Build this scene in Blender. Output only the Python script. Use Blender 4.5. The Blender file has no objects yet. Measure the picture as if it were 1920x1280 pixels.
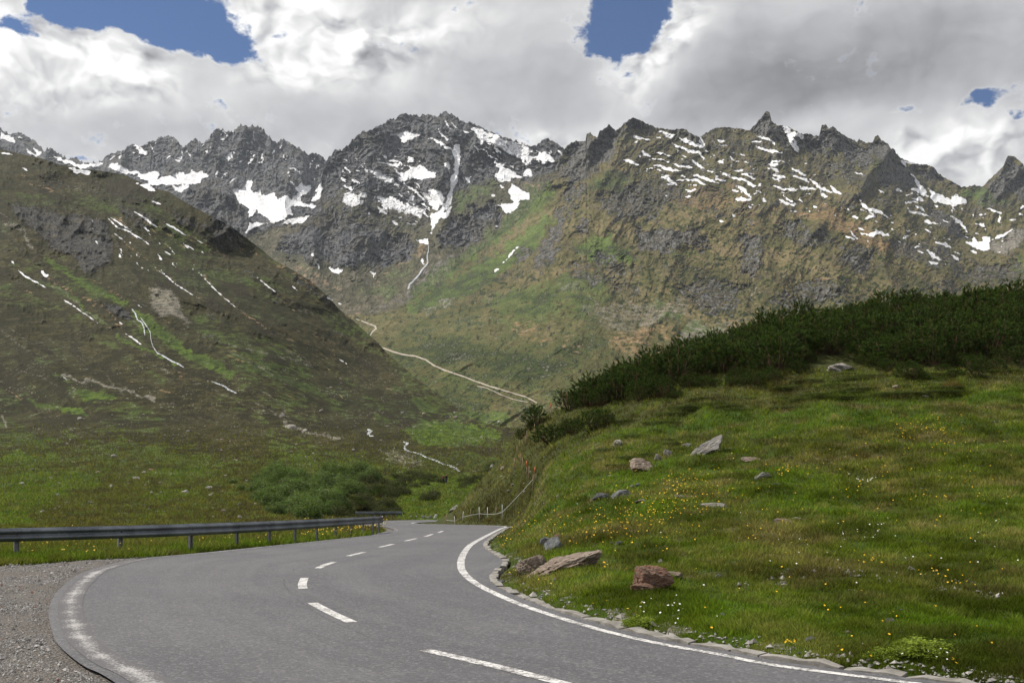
import bpy, math, random
import numpy as np
from mathutils import Vector, Matrix
random.seed(7)
D = bpy.data
sc = bpy.context.scene
COL = sc.collection

# ---------------------------------------------------------------- camera, exposure, sun
F = 1920 * 35.0 / 36.0           # focal length in pixels of the 1920 wide photograph
HZ = 900.0                       # row of the horizon in the photograph
cam_d = D.cameras.new('camera'); cam_d.lens = 35.0; cam_d.sensor_width = 36.0; cam_d.sensor_fit = 'HORIZONTAL'
cam_d.shift_y = (HZ - 640.0) / 1920.0
cam_d.clip_start = 0.1; cam_d.clip_end = 60000.0
cam = D.objects.new('camera', cam_d); COL.objects.link(cam)
cam.location = (0, 0, 0); cam.rotation_euler = (math.radians(90), 0, 0)
sc.camera = cam
sc.view_settings.view_transform = 'Standard'; sc.view_settings.look = 'None'
sc.cycles.max_bounces = 4; sc.cycles.diffuse_bounces = 2; sc.cycles.volume_bounces = 0; sc.cycles.glossy_bounces = 1; sc.cycles.caustics_reflective = False
sc.view_settings.exposure = 0.17; sc.view_settings.gamma = 1.0
HAZE = 0.000032
SUN_EL, SUN_AZ = math.radians(53), math.radians(-74)      # azimuth from +Y, negative = left
sdir = Vector((math.sin(SUN_AZ)*math.cos(SUN_EL), math.cos(SUN_AZ)*math.cos(SUN_EL), math.sin(SUN_EL)))
sun_d = D.lights.new('sun', 'SUN'); sun_d.energy = 5.0; sun_d.angle = math.radians(0.5); sun_d.color = (1.0, 0.95, 0.86)
sun = D.objects.new('sun', sun_d); COL.objects.link(sun)
sun.rotation_euler = sdir.to_track_quat('Z', 'Y').to_euler()

# ---------------------------------------------------------------- node helper
class NT:
    def __init__(s, nt): s.nt = nt
    def node(s, t, **k):
        n = s.nt.nodes.new(t)
        for a, b in k.items(): setattr(n, a, b)
        return n
    def put(s, sock, v):
        if isinstance(v, bpy.types.NodeSocket): s.nt.links.new(v, sock)
        elif v is not None:
            try: sock.default_value = v
            except Exception: sock.default_value = (v[0], v[1], v[2], 1.0)
    def m(s, op, a, b=None, c=None, clamp=False):
        n = s.node('ShaderNodeMath', operation=op, use_clamp=clamp)
        for i, v in enumerate((a, b, c)):
            if v is not None: s.put(n.inputs[i], v)
        return n.outputs[0]
    def add(s, *a):
        r = a[0]
        for x in a[1:]: r = s.m('ADD', r, x)
        return r
    def mul(s, a, b): return s.m('MULTIPLY', a, b)
    def ss(s, x, a, b):      # smoothstep
        n = s.node('ShaderNodeMapRange', interpolation_type='SMOOTHSTEP')
        s.put(n.inputs[0], x); n.inputs[1].default_value = a; n.inputs[2].default_value = b
        return n.outputs[0]
    def mix(s, f, a, b, mode='MIX'):
        n = s.node('ShaderNodeMix', data_type='RGBA', blend_type=mode)
        s.put(n.inputs[0], f)
        for i, v in ((6, a), (7, b)):
            if isinstance(v, (tuple, list)): n.inputs[i].default_value = (v[0], v[1], v[2], 1.0)
            else: s.put(n.inputs[i], v)
        return n.outputs[2]
    def noise(s, vec, scale, detail=5, rough=.55, dist=0.0, lac=2.0, dim='3D'):
        n = s.node('ShaderNodeTexNoise', noise_dimensions=dim)
        if vec is not None: s.put(n.inputs['Vector'], vec)
        n.inputs['Scale'].default_value = scale; n.inputs['Detail'].default_value = detail
        n.inputs['Roughness'].default_value = rough; n.inputs['Distortion'].default_value = dist
        n.inputs['Lacunarity'].default_value = lac
        return n.outputs[0]
    def comb(s, x, y, z):
        n = s.node('ShaderNodeCombineXYZ')
        for i, v in enumerate((x, y, z)): s.put(n.inputs[i], v)
        return n.outputs[0]
    def attr(s, name):
        n = s.node('ShaderNodeAttribute', attribute_name=name)
        return n
    def mapping(s, vec, sc_, rot=(0, 0, 0)):
        n = s.node('ShaderNodeMapping'); s.put(n.inputs[0], vec)
        n.inputs['Scale'].default_value = sc_; n.inputs['Rotation'].default_value = rot
        return n.outputs[0]

# ---------------------------------------------------------------- world: Nishita sky with broken cumulus
W = D.worlds.new('World'); sc.world = W; W.use_nodes = True
W.cycles.sampling_method = 'NONE'
wt = W.node_tree; wt.nodes.clear(); n = NT(wt)
sky = n.node('ShaderNodeTexSky', sky_type='NISHITA'); sky.sun_disc = False
sky.sun_elevation = SUN_EL; sky.sun_rotation = SUN_AZ; sky.altitude = 2000; sky.dust_density = .3; sky.ozone_density = 3.0
geo = n.node('ShaderNodeTexCoord'); sep = n.node('ShaderNodeSeparateXYZ'); wt.links.new(geo.outputs['Generated'], sep.inputs[0])
dx, dy, dz = sep.outputs
az = n.m('ARCTAN2', dx, dy)
hyp = n.m('SQRT', n.add(n.mul(dx, dx), n.mul(dy, dy)))
el = n.m('DIVIDE', dz, n.m('MAXIMUM', hyp, 0.12))
def AE(px, py):                       # photograph direction -> azimuth, tangent of elevation
    a = math.atan((px - 960) / F); return a, (HZ - py) / F * math.cos(a)
def blob(px, py, rx, ry, amp, ang=0.0, ax=None, ey=None):
    a, e = AE(px, py); ca = math.cos(a)
    u = n.m('SUBTRACT', AX, a); v = n.m('SUBTRACT', EX, e)
    if ang:
        c, s_ = math.cos(math.radians(ang)), math.sin(math.radians(ang))
        u, v = n.add(n.mul(u, c), n.mul(v, s_)), n.add(n.mul(u, -s_), n.mul(v, c))
    u = n.mul(u, F / rx / ca); v = n.mul(v, F / ry / ca)
    d2 = n.add(n.mul(u, u), n.mul(v, v))
    return n.mul(n.m('EXPONENT', n.mul(d2, -1.0)), amp)
# warp the directions a little so that no outline is a clean ellipse
base = n.comb(az, n.mul(el, 1.25), 0.0)
w1 = n.noise(base, 7.0, 4, .55); w2 = n.noise(n.mapping(base, (1, 1, 1), (0, 0, 1.3)), 8.0, 4, .55)
AX = n.add(az, n.mul(n.m('SUBTRACT', w1, .5), .075)); EX = n.add(el, n.mul(n.m('SUBTRACT', w2, .5), .06))
gaps = [(120, 28, 60, 24, 1.2, 0), (245, 5, 175, 46, 1.6, 0), (340, 55, 100, 38, 1.0, -15), (440, 88, 46, 30, 1.25, 0), (20, 65, 55, 26, .9, 0),
        (1185, 22, 78, 64, 1.4, 10), (1125, 88, 48, 36, 1.15, 0), (1835, 192, 60, 20, .95, 10), (1690, 207, 46, 14, .75, 0),
        (1905, 215, 30, 14, .6, 0), (150, 285, 34, 7, .5, 0), (610, -10, 60, 10, .4, 0), (545, 68, 26, 10, .45, 0)]
g = None
for t in gaps:
    b = blob(*t[:5], ang=t[5]); g = b if g is None else n.add(g, b)
puff = n.noise(base, 13.0, 9, .60, .25)          # billows
fine = n.noise(n.mapping(base, (1, 1, 1), (0, 0, .6)), 45.0, 6, .6)
# sky far from the view has gaps of its own
away = n.ss(el, 0.52, 0.8)
gen = n.mul(n.ss(n.noise(base, 2.2, 3, .5), .5, .62), away)
dens = n.add(1.36, n.mul(g, -1.6), n.mul(gen, -1.0), n.mul(n.m('SUBTRACT', puff, .5), 3.3), n.mul(n.m('SUBTRACT', fine, .5), 2.8))
alpha = n.ss(dens, .12, .80)
tones = [(120, 120, 230, 75, .30, 0), (560, 60, 130, 60, .30, 0), (640, 130, 170, 60, .12, 0), (370, 140, 60, 60, -.10, 0), (260, 235, 240, 34, -.17, 0), (1195, 140, 90, 70, .30, 30), (1260, 50, 90, 60, .16, 0),
         (1600, 130, 330, 105, -.31, 0), (1400, 190, 180, 50, -.09, 0), (1010, 150, 230, 70, -.15, 0), (680, 230, 330, 40, -.10, 0), (1780, 265, 130, 50, .25, 0), (1560, 220, 130, 26, .16, 0),
         (1040, 255, 100, 25, .17, 0), (830, 60, 120, 70, .10, 0), (1790, 320, 120, 30, .10, 0), (1750, 40, 140, 40, -.06, 0), (60, 200, 120, 35, .10, 0)]
tn = None
for t in tones:
    b = blob(*t[:5], ang=t[5]); tn = b if tn is None else n.add(tn, b)
wrp = n.node('ShaderNodeVectorMath', operation='ADD'); wt.links.new(base, wrp.inputs[0])
wt.links.new(n.comb(n.mul(n.m('SUBTRACT', w1, .5), .10), n.mul(n.m('SUBTRACT', w2, .5), .10), 0.0), wrp.inputs[1])
def billow(vec, off):
    mp = n.mapping(vec, (1, 1, 1)); mp.node.inputs['Location'].default_value = off
    v = n.node('ShaderNodeTexVoronoi', feature='F1', normalize=True, voronoi_dimensions='2D'); wt.links.new(mp, v.inputs['Vector'])
    v.inputs['Scale'].default_value = 13; v.inputs['Detail'].default_value = 3; v.inputs['Roughness'].default_value = .5
    return v.outputs['Distance']
b1 = billow(wrp.outputs[0], (0, 0, 0)); b2 = billow(wrp.outputs[0], (.010, -.014, 0))
relief = n.mul(n.m('SUBTRACT', b2, b1), n.add(.22, n.mul(n.ss(tn, .0, .18), 2.5)))
soft = n.noise(n.mapping(base, (1, 1.5, 1)), 3.6, 5, .48, .2)
tone = n.add(.57, tn, relief, n.mul(n.m('SUBTRACT', soft, .5), .34), n.mul(n.m('SUBTRACT', b1, .35), -.12))
edge = n.mul(n.m('SUBTRACT', 1.0, n.ss(dens, .5, .95)), .13)
tone = n.m('MINIMUM', n.m('MAXIMUM', n.add(tone, edge), .22), .96)
ccol = n.mix(n.ss(tone, .3, .8), (.95, .955, 1.0), (1.0, .995, .985))
ccol = n.mix(1.0, ccol, n.comb(n.mul(tone, 10.0), n.mul(tone, 10.0), n.mul(tone, 10.0)), 'MULTIPLY')
skyc = n.mix(1.0, sky.outputs[0], (.33, .54, .74), 'MULTIPLY')
final = n.mix(alpha, skyc, ccol)
bg = n.node('ShaderNodeBackground'); wt.links.new(final, bg.inputs[0]); bg.inputs[1].default_value = 0.1
wo = n.node('ShaderNodeOutputWorld'); wt.links.new(bg.outputs[0], wo.inputs[0])

# ---------------------------------------------------------------- numpy noise
def _perm(seed):
    r = np.random.RandomState(seed); p = r.permutation(256); return np.concatenate([p, p]).astype(np.int32)
_ang = np.linspace(0, 2*np.pi, 16, endpoint=False); _GX, _GY = np.cos(_ang).astype(np.float32), np.sin(_ang).astype(np.float32)
def perlin(x, y, seed=0):
    x = np.asarray(x, np.float32); y = np.asarray(y, np.float32)
    p = _perm(seed); fx = np.floor(x); fy = np.floor(y); xi = fx.astype(np.int32) & 255; yi = fy.astype(np.int32) & 255
    x = x - fx; y = y - fy; u = x*x*x*(x*(x*6-15)+10); v = y*y*y*(y*(y*6-15)+10)
    def g(ix, iy, dx, dy):
        h = p[p[ix & 255] + (iy & 255)] & 15; return _GX[h]*dx + _GY[h]*dy
    a = g(xi, yi, x, y); b = g(xi+1, yi, x-1, y); c = g(xi, yi+1, x, y-1); d = g(xi+1, yi+1, x-1, y-1)
    ab = a + u*(b-a); cd = c + u*(d-c); return (ab + v*(cd-ab)) * 1.5
def fbm(x, y, o=5, seed=0, gain=.5, lac=2.03):
    r = 0; a = 1.0; f = 1.0
    for i in range(o): r = r + a*perlin(x*f+i*17.3, y*f-i*9.1, seed+i); a *= gain; f *= lac
    return r
def ridged(x, y, o=5, seed=0, gain=.5, lac=2.03):      # 0..~2, sharp crests
    r = 0; a = 1.0; f = 1.0; prev = 1.0
    for i in range(o):
        s = 1 - np.abs(perlin(x*f+i*13.7, y*f+i*5.9, seed+i))*1.6; s = np.clip(s, 0, 1)**2
        r = r + a*s*prev; prev = np.clip(s*1.4, 0, 1); a *= gain; f *= lac
    return r
def sstep(x, a, b):
    t = np.clip((x-a)/(b-a), 0, 1); return t*t*(3-2*t)
def gsm(a, sig, axis):
    if sig <= 0: return a
    k = np.exp(-.5*(np.arange(-int(3*sig), int(3*sig)+1)/sig)**2); k /= k.sum()
    r = len(k)//2; pad = [(0, 0)]*a.ndim; pad[axis] = (r, r); b = np.pad(a, pad, mode='edge')
    return np.apply_along_axis(lambda v: np.convolve(v, k, 'valid'), axis, b)

# ---------------------------------------------------------------- paint what grows where (rock, grass, snow ...), as ground cover of each slope
CX0, CX1, CY0, CY1 = -100, 2020, 180, 1060
CH, CWd = CY1-CY0, CX1-CX0
CV = {k: np.zeros((CH, CWd), np.float32) for k in ('snow', 'rock', 'green', 'ochre', 'scree')}
ZT = {0: (1, 0, 0), 1: (3, 0, 200), 2: (3, 500, 180), 3: (3.84, 1000, 180), 4: (3.84, 1420, 180), 5: (3, 0, 560), 6: (3.84, 600, 560)}
def _tr(z, pts):
    s, ox, oy = ZT[z]; return [(p[0]/s+ox, p[1]/s+oy) + tuple(p[2:]) for p in pts]
def _box(xs, ys, m):
    x0 = max(int(min(xs)-m), CX0); x1 = min(int(max(xs)+m)+1, CX1); y0 = max(int(min(ys)-m), CY0); y1 = min(int(max(ys)+m)+1, CY1)
    if x1 <= x0 or y1 <= y0: return None
    return x0, x1, y0, y1
def _seg(X, Y, a, b):
    vx, vy = b[0]-a[0], b[1]-a[1]; L = vx*vx+vy*vy+1e-9
    t = np.clip(((X-a[0])*vx+(Y-a[1])*vy)/L, 0, 1); return np.hypot(X-a[0]-t*vx, Y-a[1]-t*vy), t
def paint(ch, z, pts, val=1.0, w=None, soft=None):
    if ch == 'snow' and w and z in (3, 4): w *= 1.45
    if ch == 'snow' and w and z in (1, 5, 6): w *= .8
    """polygon when w is None, else a line of width w (zoom pixels)"""
    s = ZT[z][0]; pts = _tr(z, pts)
    if soft is None: soft = 1.5 if ch == 'snow' else 7.0
    m = soft*3 + (w or 0)/s + 2
    bx = _box([p[0] for p in pts], [p[1] for p in pts], m)
    if bx is None: return
    x0, x1, y0, y1 = bx
    X, Y = np.meshgrid(np.arange(x0, x1)+.0, np.arange(y0, y1)+.0)
    d = np.full(X.shape, 1e9, np.float32)
    if w is None:
        ins = np.zeros(X.shape, bool); k = len(pts)
        for i in range(k):
            a, b = pts[i], pts[(i+1) % k]
            d = np.minimum(d, _seg(X, Y, a, b)[0])
            c = ((a[1] > Y) != (b[1] > Y)) & (X < (b[0]-a[0])*(Y-a[1])/((b[1]-a[1]) or 1e-9)+a[0])
            ins ^= c
        d = np.where(ins, -d, d)
    else:
        for i in range(len(pts)-1):
            tt = 1.0
            dd_, tt_ = _seg(X, Y, pts[i], pts[i+1]); tau = 2*(i+tt_)/(len(pts)-1)-1
            d = np.minimum(d, dd_ - w/s*.5*((1.35-1.0*tau*tau) if ch == 'snow' else 1))
    if ch == 'snow': d = d + (.7 if (w and z in (1, 5, 6)) else 1.7)*fbm(X/7.0, Y/4.5, 4, 501) + ((.3 if z in (1, 5, 6) else 1.0) if w else 2.6)*fbm(X/17.0, Y/10.0, 2, 505)
    v = val*np.clip(.5 - d/(2*soft), 0, 1)
    sl = CV[ch][y0-CY0:y1-CY0, x0-CX0:x1-CX0]; np.maximum(sl, v, out=sl)
def cover(ch, px, py):
    a = CV[ch]; x = np.clip(px-CX0, 0, CWd-1.01); y = np.clip(py-CY0, 0, CH-1.01)
    xi = x.astype(int); yi = y.astype(int); fx = x-xi; fy = y-yi
    return ((a[yi, xi]*(1-fx)+a[yi, xi+1]*fx)*(1-fy)+(a[yi+1, xi]*(1-fx)+a[yi+1, xi+1]*fx)*fy).astype(np.float32)
SN = {1: """P590,340 650,320 730,355 800,375 860,360 905,375 900,400 960,385 1030,360 1060,375 1080,345 1100,375 1140,360 1170,395 1100,430 1040,440 1000,450 960,440 900,440 850,440 800,400 740,380 650,365
P1300,455 1350,460 1390,430 1425,395 1410,450 1420,480 1460,465 1485,500 1540,490 1560,520 1600,495 1650,520 1680,490 1700,545 1790,545 1760,570 1700,560 1640,570 1640,600 1600,640 1540,655 1500,620 1440,590 1410,620 1400,580 1350,540 1330,500
P1620,410 1670,450 1700,410 1710,450 1750,430 1730,490 1690,510 1670,540 1640,520 1680,480
P1815,400 1810,510 1770,530 1755,520
P1370,720 1400,690 1400,650 1500,655 1430,680
P1580,660 1640,630 1740,612 1700,650 1620,665
P970,445 1030,440 1060,450 1020,480 985,465
8 1625,340 1660,350 1695,370
P1275,270 1300,260 1305,290 1280,322
7 1245,130 1285,172
8 1240,185 1265,185
P760,212 790,225 825,270 790,260 770,240
8 835,205 860,225 865,255
8 1020,225 1025,260 1000,305 975,300
7 1055,260 1075,290
8 680,255 670,295
6 650,275 610,300
7 1225,365 1215,392
6 1285,365 1240,405
7 1330,390 1280,445
P0,140 30,150 85,170 75,205 40,190 0,175
8 100,170 125,180
P145,240 180,255 215,280 160,265
P185,235 240,250 250,270 220,275 190,260
P300,275 345,290 440,325 500,322 580,312 580,330 470,345 400,330 340,310
P380,340 440,350 510,365 500,378 430,378
8 0,262 70,270
8 120,345 155,360
P770,432 850,450 880,478 820,465
8 850,530 910,548
10 755,590 820,635 890,680
9 600,622 660,680 720,700 780,735 840,775
9 620,622 740,700
8 910,640 980,685 1060,728
5 640,708 700,760
7 1025,765 1090,805
7 925,812 960,832
5 1110,752 1145,770
5 870,905 1000,1005 1120,1080
5 1115,928 1220,1040 1340,1140
5 1445,960 1560,1050
8 90,905 130,945 200,985 265,1020
8 65,870 78,885
P210,910 240,915 268,950 250,970 240,945
5 340,1070 420,1125 500,1180 570,1230
5 770,1115 800,1130
5 1640,1005 1675,1035
6 1285,485 1300,492""",
5: """7 705,195 800,258
6 670,130 690,145
5 345,430 380,455
5 770,35 800,50""", 6: "5 130,428 195,472",
2: """P680,212 730,215 735,190 790,205 830,205 890,192 870,222 820,240 770,265 755,235 700,222
7 1000,145 1040,190
7 1045,150 1078,195
10 965,190 990,225 1030,250
10 910,235 980,260 1030,300 1060,330
P1065,265 1090,270 1085,370 1075,420 1080,460 1060,520 1030,600 990,660 950,720 925,790 905,780 935,730 910,680 950,650 1000,600 1030,540 1040,460 1060,400 1050,330 1040,305
P990,375 1040,365 1035,430 1000,400
P900,520 950,520 1000,560 990,600 960,650 900,600 930,570
P1010,640 1040,625 1035,660 1000,690 940,690
P830,800 880,812 910,790 905,830 870,830
P785,350 800,335 830,355 825,375 795,365
P760,455 800,415 860,390 900,415 950,430 945,465 880,465 800,465 770,485
9 600,372 680,380 770,410
8 680,365 740,370
9 780,505 850,545 890,590
P620,620 680,670 650,660
9 705,700 735,730
6 790,712 840,725
P1110,455 1155,455 1130,500
P1280,365 1340,400 1450,465 1380,460 1360,480 1300,480 1280,440 1310,420 1270,380
P1510,345 1555,310 1580,330 1640,370 1560,380 1530,355
8 1640,300 1665,340
P1380,495 1420,520 1475,545 1478,585 1430,590 1395,650 1350,660 1300,610 1390,600 1360,540
7 1310,500 1340,525
9 1265,550 1280,560
6 1280,735 1305,715
5 1420,845 1385,875 1330,945
5 1285,985 1310,960
P335,955 400,970 425,985 400,1000 370,985
8 455,960 500,930
8 255,880 265,905
8 575,970 605,1000 600,1030
10 870,910 885,950
4 270,915 310,1000
8 330,1125 370,1150
6 400,1165 425,1170""",
3: """9 690,285 760,295 845,315
6 725,335 750,322
10 900,250 950,265 1000,275 990,300 940,270
7 870,285 930,310
14 1040,305 1100,325 1170,350 1240,385
12 1195,290 1215,340 1235,380
12 1000,345 1060,370 1130,395 1200,420 1245,465
5 1030,390 1100,440
10 780,395 800,420 840,438
7 750,425 790,440
9 630,455 690,475 770,500
11 870,500 920,505 1000,535 1060,540
10 1005,490 1080,505 1160,530
10 1145,460 1190,500 1240,525
6 1240,530 1300,550
11 910,580 970,590 1000,620 1035,640
6 935,628 1030,640
8 1040,615 1100,600
11 1095,595 1160,605 1230,632
11 1140,568 1200,585 1260,600 1335,625
7 1310,590 1390,612
10 1085,662 1130,680 1175,675
11 1095,720 1125,720
8 950,715 965,720
10 1365,548 1420,590 1500,600 1560,640 1615,665
10 1495,560 1550,580 1600,595
6 1550,555 1600,565
8 1415,665 1475,680
12 1470,645 1530,690 1570,740
P1440,735 1500,728 1560,745 1550,760 1480,755
9 1550,790 1580,810
9 1430,850 1455,860
8 1340,895 1360,905
7 1420,525 1530,548
6 1330,315 1385,325
8 1340,340 1385,355
9 1555,325 1640,330
11 1600,280 1660,300 1720,330 1735,355
11 1600,370 1700,390 1790,412
10 1690,485 1760,500
10 1720,515 1770,545
7 1710,470 1810,480
9 1860,515 1920,540
10 1730,570 1830,590
6 1695,582 1780,608
8 1870,570 1915,595
10 1725,640 1780,665 1860,675 1900,670
10 1765,745 1820,775 1890,780
6 1800,725 1880,770
6 1765,685 1820,705
13 1790,220 1830,260 1870,340 1905,410""",
4: """P170,215 215,220 280,260 335,290 330,310 270,285 215,265 185,235
9 245,280 285,350 310,410
8 250,510 310,545 345,575
11 255,570 330,600 380,625
11 380,600 430,650 490,680 545,705
9 450,690 510,740
9 295,650 370,665 420,670
12 530,650 560,690 600,705
6 390,785 440,830
8 305,750 345,770
6 360,822 410,838
12 740,745 790,810 870,830 935,865
10 800,815 830,860 770,890
9 680,860 730,875
7 720,940 765,965
11 750,990 830,1000 870,980 960,1005
9 850,960 880,990
8 660,970 690,1000 720,1025
9 640,1010 690,1022
7 705,545 755,568
14 1040,450 1075,520
5 1080,480 1160,492
14 1100,555 1140,610 1180,660 1220,710
P1100,665 1160,660 1230,715 1180,710
P1230,655 1290,700 1340,715 1390,740 1440,700 1510,770 1430,795 1330,770 1280,770 1240,735 1260,710
10 1110,740 1200,750
9 1160,720 1215,770
9 1140,790 1200,825
8 1060,770 1140,765
10 1095,830 1160,845 1240,870
10 1195,900 1290,918
10 985,680 1045,685
6 870,680 910,695
11 1400,860 1450,900 1500,950 1520,985
P1470,1045 1540,1060 1550,1010 1580,1050 1620,1055 1615,1015 1670,1015 1680,1045 1675,1095 1620,1110 1560,1090 1500,1070
11 1690,1045 1740,1010 1790,985 1835,960
9 1640,800 1700,825 1760,850
11 1740,860 1745,910
P1595,910 1640,910 1635,940 1600,930
7 1810,895 1860,890
8 1620,845 1650,860
8 1885,850 1920,860
8 1890,815 1920,795
11 1280,1045 1340,1070 1390,1090
12 1215,1105 1260,1140 1325,1185
9 1240,1185 1300,1210
8 1390,1135 1450,1185
6 1420,1120 1490,1140
6 1530,1115 1580,1120
6 1735,1125 1765,1120"""}
def parse(line):
    t = line.split()
    if t[0][0] == 'P': t[0] = t[0][1:]; w = None
    else: w = float(t[0]); t = t[1:]
    return w, [tuple(float(c) for c in q.split(',')) for q in t]
for z, txt in SN.items():
    for ln in txt.split('\n'):
        w, p = parse(ln); paint('snow', z, p, 1.0, w)
SPK = {2: """P545,390 640,410 740,480 760,510 680,490 600,450
P430,545 570,535 550,600 470,630 420,600
P590,560 680,560 760,590 850,620 910,640 860,690 780,660 700,650 620,590
P1140,155 1200,175 1260,205 1340,240 1400,250 1460,275 1510,290 1490,330 1540,340 1480,390 1500,460 1440,460 1440,420 1470,390 1400,350 1330,310 1290,290 1230,260 1210,290 1190,240 1150,190
P860,530 930,560 960,620 900,600"""}
for z, txt in SPK.items():
    for ln in txt.split('\n'):
        w, p = parse(ln); paint('snow', z, p, .60, w, soft=3)
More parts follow.
